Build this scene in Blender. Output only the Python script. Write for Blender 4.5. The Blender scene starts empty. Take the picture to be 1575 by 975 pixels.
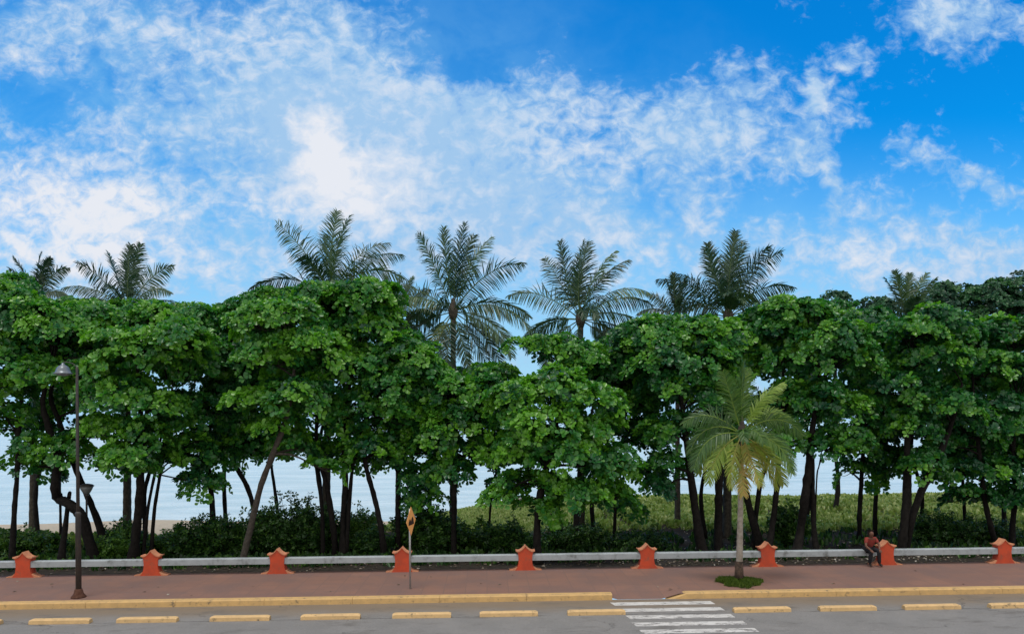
import bpy, bmesh, math, random
import numpy as np
from mathutils import Vector, Matrix, Euler

R = math.radians
SC = bpy.context.scene
COL = SC.collection
rng = np.random.default_rng(7)
random.seed(7)

# ------------------------------------------------------------------ camera
F = 1137.0            # focal length in photograph pixels (1575 wide)
HZ = 650.0            # row of the sea horizon
YAW = R(2.03)
ROLL = R(0.42)
CAMZ = 4.8
cam_d = bpy.data.cameras.new('camera')
cam = bpy.data.objects.new('camera', cam_d)
COL.objects.link(cam)
cam_d.sensor_width = 36.0
cam_d.lens = 36.0 * F / 1575.0
cam_d.shift_y = (HZ - 487.5) / 1575.0
cam_d.clip_end = 30000.0
cam.matrix_world = (Matrix.Translation((0, 0, CAMZ)) @ Matrix.Rotation(-YAW, 4, 'Z')
                    @ Matrix.Rotation(R(90), 4, 'X') @ Matrix.Rotation(-ROLL, 4, 'Z'))
SC.camera = cam


def ray(px, py):
    dx, dy = px - 787.5, py - HZ
    dx, dy = dx * math.cos(ROLL) - dy * math.sin(ROLL), dx * math.sin(ROLL) + dy * math.cos(ROLL)
    a, b = dx / F, -dy / F
    return Vector((a * math.cos(YAW) + math.sin(YAW), -a * math.sin(YAW) + math.cos(YAW), b))


def at(px, py, y):
    d = ray(px, py)
    return Vector((0, 0, CAMZ)) + d * (y / d.y)


def on_z(px, py, z):
    d = ray(px, py)
    return Vector((0, 0, CAMZ)) + d * ((z - CAMZ) / d.z)


# ------------------------------------------------------------------ world: sky with clouds
SUN_EL, SUN_AZ = R(76), R(205)      # azimuth measured clockwise from +Y
SKY_STRENGTH = 0.10
EXPOSURE = 0.0


class NT:
    """small helper for building node trees"""
    def __init__(s, tree):
        s.t = tree

    def n(s, typ, **kw):
        nd = s.t.nodes.new(typ)
        for k, v in kw.items():
            setattr(nd, k, v)
        return nd

    def put(s, sock, v):
        if isinstance(v, bpy.types.NodeSocket):
            s.t.links.new(v, sock)
        elif v is not None:
            sock.default_value = v

    def math(s, op, a, b=None, c=None, clamp=False):
        nd = s.n('ShaderNodeMath', operation=op, use_clamp=clamp)
        s.put(nd.inputs[0], a)
        s.put(nd.inputs[1], b)
        s.put(nd.inputs[2], c)
        return nd.outputs[0]

    def vmath(s, op, a, b=None, out=0):
        nd = s.n('ShaderNodeVectorMath', operation=op)
        s.put(nd.inputs[0], a)
        if op == 'SCALE':
            s.put(nd.inputs[3], b)
        else:
            s.put(nd.inputs[1], b)
        return nd.outputs[out]

    def noise(s, vec, scale, detail=6, rough=0.55, dist=0.0, col=False):
        nd = s.n('ShaderNodeTexNoise')
        s.put(nd.inputs['Vector'], vec)
        nd.inputs['Scale'].default_value = scale
        nd.inputs['Detail'].default_value = detail
        nd.inputs['Roughness'].default_value = rough
        nd.inputs['Distortion'].default_value = dist
        return nd.outputs[1] if col else nd.outputs[0]

    def mr(s, v, a, b, c=0.0, d=1.0, smooth=True):
        nd = s.n('ShaderNodeMapRange', interpolation_type='SMOOTHSTEP' if smooth else 'LINEAR', clamp=True)
        s.put(nd.inputs[0], v)
        for i, q in enumerate((a, b, c, d)):
            s.put(nd.inputs[1 + i], q)
        return nd.outputs[0]

    def mix(s, f, a, b, mode='MIX'):
        nd = s.n('ShaderNodeMix', data_type='RGBA', blend_type=mode)
        s.put(nd.inputs[0], f)
        for sock, v in ((nd.inputs[6], a), (nd.inputs[7], b)):
            s.put(sock, (*v, 1.0) if isinstance(v, tuple) and len(v) == 3 else v)
        return nd.outputs[2]


world = bpy.data.worlds.new('World')
SC.world = world
world.use_nodes = True
wt = world.node_tree
wt.nodes.clear()
w = NT(wt)
sky = w.n('ShaderNodeTexSky', sky_type='NISHITA', sun_disc=False, sun_elevation=SUN_EL, sun_rotation=SUN_AZ,
          altitude=0.0, air_density=1.0, dust_density=0.4, ozone_density=2.0)
geo = w.n('ShaderNodeTexCoord')
D = geo.outputs['Generated']
sep = w.n('ShaderNodeSeparateXYZ')
w.put(sep.inputs[0], D)
dx_, dy_, dz_ = sep.outputs
ym = w.math('MAXIMUM', w.math('ABSOLUTE', dy_), 0.12)
uu = w.math('DIVIDE', dx_, ym)
vv = w.math('DIVIDE', dz_, ym)
cmb = w.n('ShaderNodeCombineXYZ')
w.put(cmb.inputs[0], uu)
w.put(cmb.inputs[1], vv)
UV = cmb.outputs[0]
# warp so cloud banks have ragged outlines
warp = w.vmath('SCALE', w.vmath('SUBTRACT', w.noise(UV, 6.0, 5, 0.6, col=True), (0.5, 0.5, 0.5)), 0.16)
UVW = w.vmath('ADD', UV, warp)


def bank(px, py, rx, ry):
    d = ray(px, py)
    c = (d.x / d.y, d.z / d.y, 0.0)
    v = w.vmath('SUBTRACT', UVW, c)
    v = w.vmath('MULTIPLY', v, (F / rx, F / ry, 0.0))
    return w.mr(w.vmath('LENGTH', v, out=1), 0.15, 1.25, 1.0, 0.0)


def total(lst, start):
    acc = start
    for (px, py, rx, ry, wgt) in lst:
        acc = w.math('MULTIPLY_ADD', bank(px, py, rx, ry), wgt, acc)
    return acc


COVER = [(230, 110, 460, 240, .62), (580, 170, 330, 210, .66), (850, 210, 350, 150, .68), (90, 340, 320, 130, .8),
         (520, 240, 150, 120, .8), (640, 350, 340, 120, .55), (1420, 400, 340, 110, .80), (1490, 30, 140, 64, .85),
         (1285, 188, 70, 55, .80), (1255, 135, 30, 55, .70), (1228, 243, 55, 50, .75), (1272, 290, 32, 65, .72),
         (1085, 315, 75, 62, .62), (1100, 180, 170, 110, .55), (1530, 265, 150, 36, .75), (1300, 75, 55, 38, .65),
         (1400, 240, 50, 34, .6), (845, 60, 46, 32, .25), (1150, 112, 70, 46, .35), (930, 380, 360, 120, .50), (330, 430, 420, 70, .45),
         (730, 45, 130, 100, -.80), (1000, 50, 230, 80, -.55), (45, 150, 85, 40, -.60), (145, 135, 45, 28, -.5),
         (215, 12, 35, 25, -.5), (1440, 160, 160, 70, -.25), (1180, 330, 60, 50, -.2), (960, 320, 50, 40, -.25)]
WHITE = [(95, 330, 260, 125, 1.0), (503, 205, 60, 70, 1.0), (535, 255, 120, 55, .8), (510, 320, 210, 60, .65), (880, 200, 150, 80, .35),
         (300, 30, 240, 80, .30), (1085, 320, 60, 50, .4), (1285, 190, 40, 30, .4), (1330, 405, 190, 60, .45), (170, 190, 70, 45, .3), (330, 425, 300, 50, .35), (900, 420, 260, 60, .3),
         (640, 120, 120, 80, .2), (30, 120, 100, 60, .3)]
n1 = w.noise(w.vmath('MULTIPLY', UV, (1.0, 1.35, 1.0)), 9.0, 9, 0.62, 0.35)
n2 = w.noise(w.vmath('MULTIPLY', UV, (1.0, 1.25, 1.0)), 40.0, 6, 0.62, 0.4)
nn = w.math('ADD', w.math('MULTIPLY', w.math('SUBTRACT', n1, 0.5), 1.45), w.math('MULTIPLY', w.math('SUBTRACT', n2, 0.5), 2.0))
cov = w.math('ADD', total(COVER, -0.20), nn)
cov = w.math('ADD', cov, w.mr(vv, 0.0, 0.30, 0.5, 0.0))
dens = w.mr(cov, -0.14, 0.98)
whi = w.math('ADD', total(WHITE, 0.0), w.math('MULTIPLY', nn, 0.95), clamp=True)
hs = w.n('ShaderNodeHueSaturation')
hs.inputs['Saturation'].default_value = 1.35
hs.inputs['Value'].default_value = 1.0
w.put(hs.inputs['Color'], sky.outputs[0])
skyc = w.mix(1.0, hs.outputs[0], (0.04, 1.50, 1.95), 'MULTIPLY')
low = w.mix(w.mr(vv, 0.0, 0.43, 1.0, 0.0), skyc, (4.0, 6.7, 9.0))
VEIL = [(250, 130, 560, 300, .34), (700, 230, 520, 260, .28), (600, 380, 900, 130, .35), (300, 60, 330, 130, .2)]
haze_ = w.math('MULTIPLY', total(VEIL, 0.0), w.mr(n1, 0.32, 0.62, 0.35, 1.0), clamp=True)
low = w.mix(haze_, low, (3.0, 6.2, 8.9))
ccol = w.mix(whi, (3.6, 5.8, 8.5), (8.0, 8.3, 9.0))
fin = w.mix(dens, low, ccol)
# whitish cloud added overhead and inland, outside the view, to neutralise the light
fill_cloud = w.math('MAXIMUM', w.mr(dz_, 0.58, 0.80), w.mr(dy_, 0.30, -0.25))
fin = w.mix(w.math('MULTIPLY', fill_cloud, w.mr(nn, -0.9, 0.2, 0.75, 1.0)), fin, (9.6, 9.0, 8.3))
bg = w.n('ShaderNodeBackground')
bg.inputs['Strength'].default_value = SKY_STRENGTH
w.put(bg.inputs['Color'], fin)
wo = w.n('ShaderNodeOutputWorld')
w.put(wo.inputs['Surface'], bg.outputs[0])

sun_d = bpy.data.lights.new('sun', 'SUN')
sun_d.energy = 1.5
sun_d.angle = R(16)
sun_d.color = (1.0, 0.955, 0.88)
sun = bpy.data.objects.new('sun', sun_d)
COL.objects.link(sun)
sd = Vector((math.sin(SUN_AZ) * math.cos(SUN_EL), math.cos(SUN_AZ) * math.cos(SUN_EL), math.sin(SUN_EL)))
sun.rotation_euler = sd.to_track_quat('Z', 'Y').to_euler()
sun.location = (0, 0, 40)

SC.view_settings.view_transform = 'Standard'
SC.view_settings.look = 'None'
SC.view_settings.gamma = 1.0
SC.view_settings.exposure = EXPOSURE
SC.view_settings.use_curve_mapping = False
SC.render.engine = 'CYCLES'
SC.cycles.max_bounces = 6
SC.cycles.transparent_max_bounces = 6
SC.cycles.sample_clamp_indirect = 6.0


# ------------------------------------------------------------------ materials
def new_mat(name):
    m = bpy.data.materials.new(name)
    m.use_nodes = True
    m.node_tree.nodes.clear()
    t = NT(m.node_tree)
    out = t.n('ShaderNodeOutputMaterial')
    return m, t, out


def rough_mat(name, c1, c2, scale=6.0, rough=0.8, spec=0.3, bump=0.0, bscale=60.0, c3=None, s3=1.0, t3=(0.55, 0.7), metal=0.0):
    m, t, out = new_mat(name)
    p = t.n('ShaderNodeBsdfPrincipled')
    co = t.vmath('ADD', t.n('ShaderNodeTexCoord').outputs['Object'], t.n('ShaderNodeObjectInfo').outputs['Location'])
    c = t.mix(t.mr(t.noise(co, scale, 8, 0.65), 0.35, 0.65), c1, c2)
    if c3:
        c = t.mix(t.mr(t.noise(co, s3, 9, 0.7), t3[0], t3[1]), c, c3)
    t.put(p.inputs['Base Color'], c)
    p.inputs['Roughness'].default_value = rough
    p.inputs['Specular IOR Level'].default_value = spec
    p.inputs['Metallic'].default_value = metal
    if bump:
        b = t.n('ShaderNodeBump')
        b.inputs['Strength'].default_value = bump
        b.inputs['Distance'].default_value = 0.02
        t.put(b.inputs['Height'], t.noise(co, bscale, 6, 0.7))
        t.put(p.inputs['Normal'], b.outputs[0])
    t.put(out.inputs['Surface'], p.outputs[0])
    return m


def leaf_mat(name, dark, mid, light, rough=0.42, spec=0.45, trans=0.22, dead=None):
    m, t, out = new_mat(name)
    p = t.n('ShaderNodeBsdfPrincipled')
    a = t.n('ShaderNodeAttribute', attribute_name='tint')
    f = a.outputs['Fac']
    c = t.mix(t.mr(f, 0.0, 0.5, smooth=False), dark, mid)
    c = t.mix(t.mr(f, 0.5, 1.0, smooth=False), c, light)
    if dead:
        c = t.mix(t.mr(f, 1.0, 2.0, smooth=False), c, dead)
    t.put(p.inputs['Base Color'], c)
    p.inputs['Roughness'].default_value = rough
    p.inputs['Specular IOR Level'].default_value = spec
    tr = t.n('ShaderNodeBsdfTranslucent')
    t.put(tr.inputs['Color'], t.mix(1.0, c, (1.05, 1.3, 0.5), 'MULTIPLY'))
    mx = t.n('ShaderNodeMixShader')
    mx.inputs[0].default_value = trans
    t.put(mx.inputs[1], p.outputs[0])
    t.put(mx.inputs[2], tr.outputs[0])
    t.put(out.inputs['Surface'], mx.outputs[0])
    return m


M = {}
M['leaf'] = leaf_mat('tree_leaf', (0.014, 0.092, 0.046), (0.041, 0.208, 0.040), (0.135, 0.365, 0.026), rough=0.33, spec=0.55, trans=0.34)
M['leaf_far'] = leaf_mat('far_tree_leaf', (0.014, 0.065, 0.045), (0.028, 0.120, 0.050), (0.060, 0.190, 0.055))
M['shrub'] = leaf_mat('shrub_leaf', (0.012, 0.045, 0.016), (0.035, 0.105, 0.020), (0.11, 0.24, 0.03))
M['dune'] = leaf_mat('dune_leaf', (0.09, 0.15, 0.04), (0.25, 0.34, 0.08), (0.56, 0.60, 0.30), trans=0.3)
M['grass'] = leaf_mat('grass_blade', (0.05, 0.10, 0.012), (0.09, 0.16, 0.018), (0.17, 0.24, 0.04))
M['palm'] = leaf_mat('palm_leaf', (0.018, 0.055, 0.034), (0.042, 0.100, 0.050), (0.110, 0.190, 0.060), rough=0.38, spec=0.5, trans=0.15,
                     dead=(0.30, 0.20, 0.07))
M['palm_near'] = leaf_mat('young_palm_leaf', (0.030, 0.085, 0.030), (0.085, 0.190, 0.035), (0.24, 0.36, 0.06), rough=0.4, spec=0.45,
                          trans=0.25, dead=(0.46, 0.27, 0.09))
M['rachis'] = rough_mat('frond_stalk', (0.22, 0.23, 0.12), (0.30, 0.29, 0.17), 4)
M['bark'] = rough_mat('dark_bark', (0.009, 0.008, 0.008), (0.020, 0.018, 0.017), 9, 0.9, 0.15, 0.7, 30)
M['bark_lit'] = rough_mat('lit_bark', (0.05, 0.045, 0.04), (0.09, 0.08, 0.07), 9, 0.9, 0.15, 0.7, 30)  # bark in a lighter colour, standing for light on the leaning trunk
M['palm_bark'] = rough_mat('palm_bark', (0.05, 0.045, 0.04), (0.10, 0.09, 0.075), 8, 0.9, 0.15, 0.5, 40)
M['white_bark'] = rough_mat('young_palm_bark', (0.36, 0.33, 0.29), (0.24, 0.21, 0.18), 7, 0.85, 0.2, 0.5, 25)
M['band'] = rough_mat('burnt_bark', (0.035, 0.028, 0.024), (0.12, 0.08, 0.06), 12, 0.9, 0.2, 0.6, 25)
M['orange'] = rough_mat('orange_paint', (0.57, 0.080, 0.032), (0.45, 0.070, 0.034), 3, 0.65, 0.3, 0.2, 60, (0.26, 0.10, 0.065), 5, (0.52, 0.74))
M['cream'] = rough_mat('cream_paint', (0.60, 0.28, 0.155), (0.52, 0.21, 0.12), 6, 0.7, 0.3, 0.2, 60, (0.22, 0.13, 0.10), 9, (0.52, 0.72))
M['rail'] = rough_mat('weathered_white_concrete', (0.37, 0.42, 0.46), (0.31, 0.355, 0.39), 3, 0.8, 0.25, 0.25, 50, (0.14, 0.15, 0.15), 3, (0.52, 0.74))
M['kerb'] = rough_mat('yellow_kerb_paint', (0.58, 0.385, 0.165), (0.48, 0.325, 0.15), 4, 0.75, 0.3, 0.25, 60, (0.17, 0.135, 0.09), 6, (0.54, 0.70))
M['stop'] = rough_mat('yellow_separator_paint', (0.66, 0.455, 0.225), (0.56, 0.39, 0.20), 5, 0.7, 0.3, 0.2, 60, (0.17, 0.135, 0.09), 7, (0.55, 0.70))
M['iron'] = rough_mat('dark_iron_paint', (0.035, 0.036, 0.04), (0.06, 0.05, 0.045), 12, 0.55, 0.4)
M['rust'] = rough_mat('rusty_iron', (0.07, 0.03, 0.02), (0.11, 0.055, 0.04), 14, 0.9, 0.2)
M['steel'] = rough_mat('galvanised_steel', (0.30, 0.31, 0.32), (0.40, 0.40, 0.40), 12, 0.45, 0.5, metal=0.3)
M['lamp_metal'] = rough_mat('lamp_metal', (0.13, 0.16, 0.19), (0.19, 0.22, 0.25), 5, 0.35, 0.5, metal=0.3)
M['lamp_glass'] = rough_mat('frosted_lamp_bowl', (0.14, 0.16, 0.17), (0.20, 0.21, 0.21), 5, 0.35, 0.5)
M['sign_yellow'] = rough_mat('sign_yellow', (0.95, 0.46, 0.15), (0.90, 0.43, 0.14), 6, 0.5, 0.4)
M['sign_black'] = rough_mat('sign_black', (0.03, 0.012, 0.01), (0.05, 0.02, 0.015), 6, 0.5, 0.4)
M['skin'] = rough_mat('skin', (0.16, 0.075, 0.05), (0.13, 0.06, 0.04), 8, 0.55, 0.4)
M['shirt'] = rough_mat('red_cloth', (0.27, 0.05, 0.04), (0.20, 0.04, 0.034), 9, 0.9, 0.2)
M['trousers'] = rough_mat('dark_cloth', (0.016, 0.018, 0.024), (0.026, 0.027, 0.032), 9, 0.9, 0.2)
M['hair'] = rough_mat('dark_hair', (0.010, 0.007, 0.006), (0.02, 0.014, 0.012), 30, 0.6, 0.4)
M['litter'] = leaf_mat('dry_leaf', (0.05, 0.036, 0.025), (0.15, 0.12, 0.09), (0.50, 0.48, 0.44), rough=0.7, spec=0.2, trans=0.1)
M['soil'] = rough_mat('planting_soil', (0.05, 0.06, 0.02), (0.03, 0.035, 0.012), 9, 0.95, 0.1)


def road_material():
    m, t, out = new_mat('asphalt')
    p = t.n('ShaderNodeBsdfPrincipled')
    co = t.n('ShaderNodeTexCoord').outputs['Object']
    sp = t.n('ShaderNodeSeparateXYZ')
    t.put(sp.inputs[0], co)
    X, Y, Z = sp.outputs
    c = t.mix(t.mr(t.noise(co, 0.9, 8, 0.65), 0.3, 0.7), (0.215, 0.215, 0.215), (0.265, 0.262, 0.26))
    c = t.mix(t.mr(t.noise(co, 90, 3, 0.7), 0.35, 0.75), c, (0.13, 0.13, 0.135))
    # dusty gutter strip between the kerb and the separators
    wob = t.math('MULTIPLY_ADD', t.math('SUBTRACT', t.noise(co, 1.3, 5), 0.5), 0.9, Y)
    g = t.mr(wob, 18.8, 20.2)
    c = t.mix(t.math('MULTIPLY', g, 0.9), c, (0.205, 0.16, 0.115))
    st = t.math('MULTIPLY', t.mr(t.noise(t.vmath('MULTIPLY', co, (0.5, 1.2, 1.0)), 1.7, 9, 0.72), 0.50, 0.72), 0.75)
    c = t.mix(st, c, (0.11, 0.105, 0.10))
    vo = t.n('ShaderNodeTexVoronoi', feature='DISTANCE_TO_EDGE')
    t.put(vo.inputs['Vector'], t.vmath('ADD', t.vmath('MULTIPLY', co, (.35, .8, 1)), t.vmath('SCALE', t.noise(co, 1.5, 6, 0.7, col=True), 0.5)))
    vo.inputs['Scale'].default_value = 0.6
    ck = t.math('MULTIPLY', t.mr(vo.outputs['Distance'], 0.0, 0.010, 1.0, 0.0), t.mr(t.noise(co, 0.5, 3), 0.48, 0.60))
    c = t.mix(t.math('MULTIPLY', ck, 0.7), c, (0.05, 0.05, 0.05))
    # seam along the separators
    sy = t.math('MULTIPLY_ADD', t.math('SUBTRACT', t.noise(co, 3.0, 6), 0.5), 0.16, Y)
    seam = t.mr(t.math('ABSOLUTE', t.math('SUBTRACT', sy, 18.93)), 0.0, 0.03, 1.0, 0.0)
    c = t.mix(t.math('MULTIPLY', seam, t.mr(t.noise(co, 0.8, 4), 0.35, 0.55)), c, (0.03, 0.03, 0.03))
    t.put(p.inputs['Base Color'], c)
    p.inputs['Roughness'].default_value = 0.85
    p.inputs['Specular IOR Level'].default_value = 0.3
    b = t.n('ShaderNodeBump')
    b.inputs['Strength'].default_value = 0.35
    b.inputs['Distance'].default_value = 0.01
    t.put(b.inputs['Height'], t.noise(co, 120, 4, 0.7))
    t.put(p.inputs['Normal'], b.outputs[0])
    t.put(out.inputs['Surface'], p.outputs[0])
    return m


def pavement_material():
    m, t, out = new_mat('red_pavement')
    p = t.n('ShaderNodeBsdfPrincipled')
    co = t.n('ShaderNodeTexCoord').outputs['Object']
    br = t.n('ShaderNodeTexBrick')
    t.put(br.inputs['Vector'], co)
    br.inputs['Color1'].default_value = (0.245, 0.136, 0.104, 1)
    br.inputs['Color2'].default_value = (0.214, 0.120, 0.096, 1)
    br.inputs['Mortar'].default_value = (0.17, 0.11, 0.095, 1)
    br.inputs['Scale'].default_value = 1.0
    br.inputs['Brick Width'].default_value = 0.62
    br.inputs['Row Height'].default_value = 0.62
    br.inputs['Mortar Size'].default_value = 0.012
    br.offset = 0.0
    c = br.outputs[0]
    c = t.mix(t.mr(t.noise(co, 0.55, 8, 0.65), 0.35, 0.68), c, (0.175, 0.112, 0.10))
    c = t.mix(t.math('MULTIPLY', t.mr(t.noise(t.vmath('MULTIPLY', co, (0.6, 1.6, 1)), 1.6, 9, 0.72), 0.52, 0.72), 0.55), c, (0.14, 0.105, 0.10))
    c = t.mix(t.math('MULTIPLY', t.mr(t.noise(co, 45, 4, 0.7), 0.5, 0.8), 0.4), c, (0.30, 0.19, 0.16))
    c = t.mix(t.math('MULTIPLY', t.mr(t.noise(co, 17, 2, 0.5), 0.74, 0.80), 0.7), c, (0.05, 0.04, 0.038))
    t.put(p.inputs['Base Color'], c)
    p.inputs['Roughness'].default_value = 0.8
    p.inputs['Specular IOR Level'].default_value = 0.3
    b = t.n('ShaderNodeBump')
    b.inputs['Strength'].default_value = 0.3
    b.inputs['Distance'].default_value = 0.01
    t.put(b.inputs['Height'], t.noise(co, 70, 5, 0.7))
    t.put(p.inputs['Normal'], b.outputs[0])
    t.put(out.inputs['Surface'], p.outputs[0])
    return m


def paint_material():
    m, t, out = new_mat('worn_white_road_paint')
    p = t.n('ShaderNodeBsdfPrincipled')
    co = t.n('ShaderNodeTexCoord').outputs['Object']
    f = t.noise(t.vmath('MULTIPLY', co, (0.8, 1.8, 1)), 5.0, 10, 0.78)
    sy = t.n('ShaderNodeSeparateXYZ')
    t.put(sy.inputs[0], co)
    f = t.mr(t.math('ADD', f, t.mr(sy.outputs[1], 17.6, 20.2, 0.05, 0.0, False)), 0.55, 0.61)
    c = t.mix(t.mr(t.noise(co, 3.0, 6), 0.3, 0.7), (0.60, 0.60, 0.60), (0.48, 0.48, 0.48))
    c = t.mix(f, c, (0.17, 0.165, 0.165))
    t.put(p.inputs['Base Color'], c)
    p.inputs['Roughness'].default_value = 0.75
    t.put(out.inputs['Surface'], p.outputs[0])
    return m


def ground_material():
    m, t, out = new_mat('shore_ground')
    p = t.n('ShaderNodeBsdfPrincipled')
    co = t.n('ShaderNodeTexCoord').outputs['Object']
    a = t.n('ShaderNodeAttribute', attribute_name='sand')
    s = t.math('ADD', a.outputs['Fac'], t.math('MULTIPLY', t.math('SUBTRACT', t.noise(co, 0.8, 8, 0.7), 0.5), 0.9))
    soil = t.mix(t.mr(t.noise(co, 5, 8, 0.7), 0.35, 0.7), (0.022, 0.019, 0.016), (0.05, 0.042, 0.034))
    soil = t.mix(t.mr(t.noise(co, 26, 4, 0.6), 0.62, 0.72), soil, (0.10, 0.085, 0.07))
    sand = t.mix(t.mr(t.noise(co, 4, 8, 0.7), 0.35, 0.7), (0.46, 0.40, 0.31), (0.36, 0.31, 0.24))
    c = t.mix(t.mr(s, 0.35, 0.65), soil, sand)
    t.put(p.inputs['Base Color'], c)
    p.inputs['Roughness'].default_value = 0.95
    p.inputs['Specular IOR Level'].default_value = 0.15
    b = t.n('ShaderNodeBump')
    b.inputs['Strength'].default_value = 0.6
    b.inputs['Distance'].default_value = 0.05
    t.put(b.inputs['Height'], t.noise(co, 12, 7, 0.7))
    t.put(p.inputs['Normal'], b.outputs[0])
    t.put(out.inputs['Surface'], p.outputs[0])
    return m


def sea_material():
    m, t, out = new_mat('sea_water')
    p = t.n('ShaderNodeBsdfPrincipled')
    co = t.n('ShaderNodeTexCoord').outputs['Object']
    st = t.vmath('ADD', t.vmath('MULTIPLY', co, (0.26, 1.0, 1.0)), t.vmath('SCALE', t.noise(co, 0.12, 4, 0.6, col=True), 3.0))
    c = t.mix(t.mr(t.noise(st, 0.35, 5), 0.35, 0.7), (0.46, 0.57, 0.60), (0.62, 0.71, 0.73))
    t.put(p.inputs['Base Color'], c)
    p.inputs['Roughness'].default_value = 0.16
    p.inputs['IOR'].default_value = 1.33
    b = t.n('ShaderNodeBump')
    b.inputs['Strength'].default_value = 0.5
    b.inputs['Distance'].default_value = 0.5
    h = t.math('ADD', t.noise(st, 0.55, 5, 0.6), t.math('MULTIPLY', t.noise(t.vmath('MULTIPLY', co, (0.35, 1.0, 1.0)), 2.2, 4, 0.6), 0.35))
    t.put(b.inputs['Height'], h)
    t.put(p.inputs['Normal'], b.outputs[0])
    t.put(out.inputs['Surface'], p.outputs[0])
    return m


M['road'] = road_material()
M['pavement'] = pavement_material()
M['paint'] = paint_material()
M['ground'] = ground_material()
M['sea'] = sea_material()


# ------------------------------------------------------------------ object helpers
def link(name, me, mat=None, parent=None):
    o = bpy.data.objects.new(name, me)
    COL.objects.link(o)
    if mat is not None and me is not None:
        me.materials.append(mat)
    if parent is not None:
        o.parent = parent
    return o


def empty(name, loc):
    o = bpy.data.objects.new(name, None)
    COL.objects.link(o)
    o.location = loc
    o.empty_display_size = 0.2
    return o


def tag(o, label=None, cat=None, group=None, kind=None):
    if label:
        o['label'] = label
    if cat:
        o['category'] = cat
    if group:
        o['group'] = group
    if kind:
        o['kind'] = kind
    return o


def uniform_mesh(name, V, Fc, tint=None, smooth=False, attr='tint'):
    """V (n,3) array, Fc (m,k) array of equal polygons"""
    me = bpy.data.meshes.new(name)
    V = np.asarray(V, dtype=np.float32)
    Fc = np.asarray(Fc, dtype=np.int32)
    k = Fc.shape[1]
    me.vertices.add(len(V))
    me.vertices.foreach_set('co', V.ravel())
    me.loops.add(Fc.size)
    me.loops.foreach_set('vertex_index', Fc.ravel())
    me.polygons.add(len(Fc))
    me.polygons.foreach_set('loop_start', np.arange(0, Fc.size, k, dtype=np.int32))
    if smooth:
        me.polygons.foreach_set('use_smooth', np.ones(len(Fc), dtype=bool))
    me.update(calc_edges=True)
    if tint is not None:
        a = me.attributes.new(attr, 'FLOAT', 'FACE' if len(tint) == len(Fc) else 'POINT')
        a.data.foreach_set('value', np.asarray(tint, dtype=np.float32))
    return me


class MB:
    """collects boxes, prisms and tubes; build() links them as one mesh object"""
    def __init__(s):
        s.v, s.f, s.sm = [], [], []

    def add(s, vs, fs, smooth=False):
        b = len(s.v)
        s.v += [tuple(p) for p in vs]
        s.f += [tuple(i + b for i in f) for f in fs]
        s.sm += [smooth] * len(fs)

    def box(s, x0, y0, z0, x1, y1, z1):
        vs = [(x, y, z) for z in (z0, z1) for y in (y0, y1) for x in (x0, x1)]
        s.add(vs, [(0, 2, 3, 1), (4, 5, 7, 6), (0, 1, 5, 4), (1, 3, 7, 5), (3, 2, 6, 7), (2, 0, 4, 6)])

    def prism(s, poly, y0, y1):
        """poly of (x,z) extruded along y"""
        n = len(poly)
        vs = [(x, y0, z) for x, z in poly] + [(x, y1, z) for x, z in poly]
        fs = [tuple(range(n)), tuple(range(2 * n - 1, n - 1, -1))]
        fs += [(i, i + n, (i + 1) % n + n, (i + 1) % n) for i in range(n)]
        s.add(vs, fs)

    def tube(s, pts, rad, n=8, cap=True, smooth=True, wob=0.0):
        pts = [Vector(p) for p in pts]
        rings = []
        prev = None
        for i, p in enumerate(pts):
            d = (pts[min(i + 1, len(pts) - 1)] - pts[max(i - 1, 0)]).normalized()
            if prev is None:
                a = d.orthogonal().normalized()
            else:
                a = (prev - d * prev.dot(d)).normalized()
            prev = a
            b = d.cross(a)
            rr = rad[i] if hasattr(rad, '__len__') else rad
            rings.append([p + (a * math.cos(2 * math.pi * j / n) + b * math.sin(2 * math.pi * j / n))
                          * rr * (1 + wob * random.uniform(-1, 1)) for j in range(n)])
        vs = [q for r in rings for q in r]
        fs = []
        for i in range(len(rings) - 1):
            for j in range(n):
                k = (j + 1) % n
                fs.append((i * n + j, i * n + k, (i + 1) * n + k, (i + 1) * n + j))
        if cap:
            fs.append(tuple(range(n - 1, -1, -1)))
            fs.append(tuple((len(rings) - 1) * n + j for j in range(n)))
        s.add(vs, fs, smooth)

    def lathe(s, prof, c=(0, 0, 0), n=20, smooth=True):
        s.tube_rings([[(c[0] + r * math.cos(2 * math.pi * j / n), c[1] + r * math.sin(2 * math.pi * j / n), c[2] + z)
                       for j in range(n)] for r, z in prof], smooth)

    def tube_rings(s, rings, smooth=True):
        n = len(rings[0])
        fs = []
        for i in range(len(rings) - 1):
            for j in range(n):
                k = (j + 1) % n
                fs.append((i * n + j, i * n + k, (i + 1) * n + k, (i + 1) * n + j))
        fs.append(tuple(range(n - 1, -1, -1)))
        fs.append(tuple((len(rings) - 1) * n + j for j in range(n)))
        s.add([q for r in rings for q in r], fs, smooth)

    def build(s, name, mat, parent=None, bevel=0.0):
        me = bpy.data.meshes.new(name)
        org = Vector(parent.location) if parent is not None else Vector((0, 0, 0))
        me.from_pydata([tuple(Vector(p) - org) for p in s.v], [], s.f)
        me.polygons.foreach_set('use_smooth', s.sm)
        me.update()
        if bevel:
            bm = bmesh.new()
            bm.from_mesh(me)
            bmesh.ops.remove_doubles(bm, verts=bm.verts, dist=1e-5)
            ed = [e for e in bm.edges if len(e.link_faces) == 2 and e.calc_face_angle(0) > 0.6]
            bmesh.ops.bevel(bm, geom=ed, offset=bevel, segments=2, affect='EDGES', profile=0.5)
            bm.to_mesh(me)
            bm.free()
        return link(name, me, mat, parent)


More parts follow.
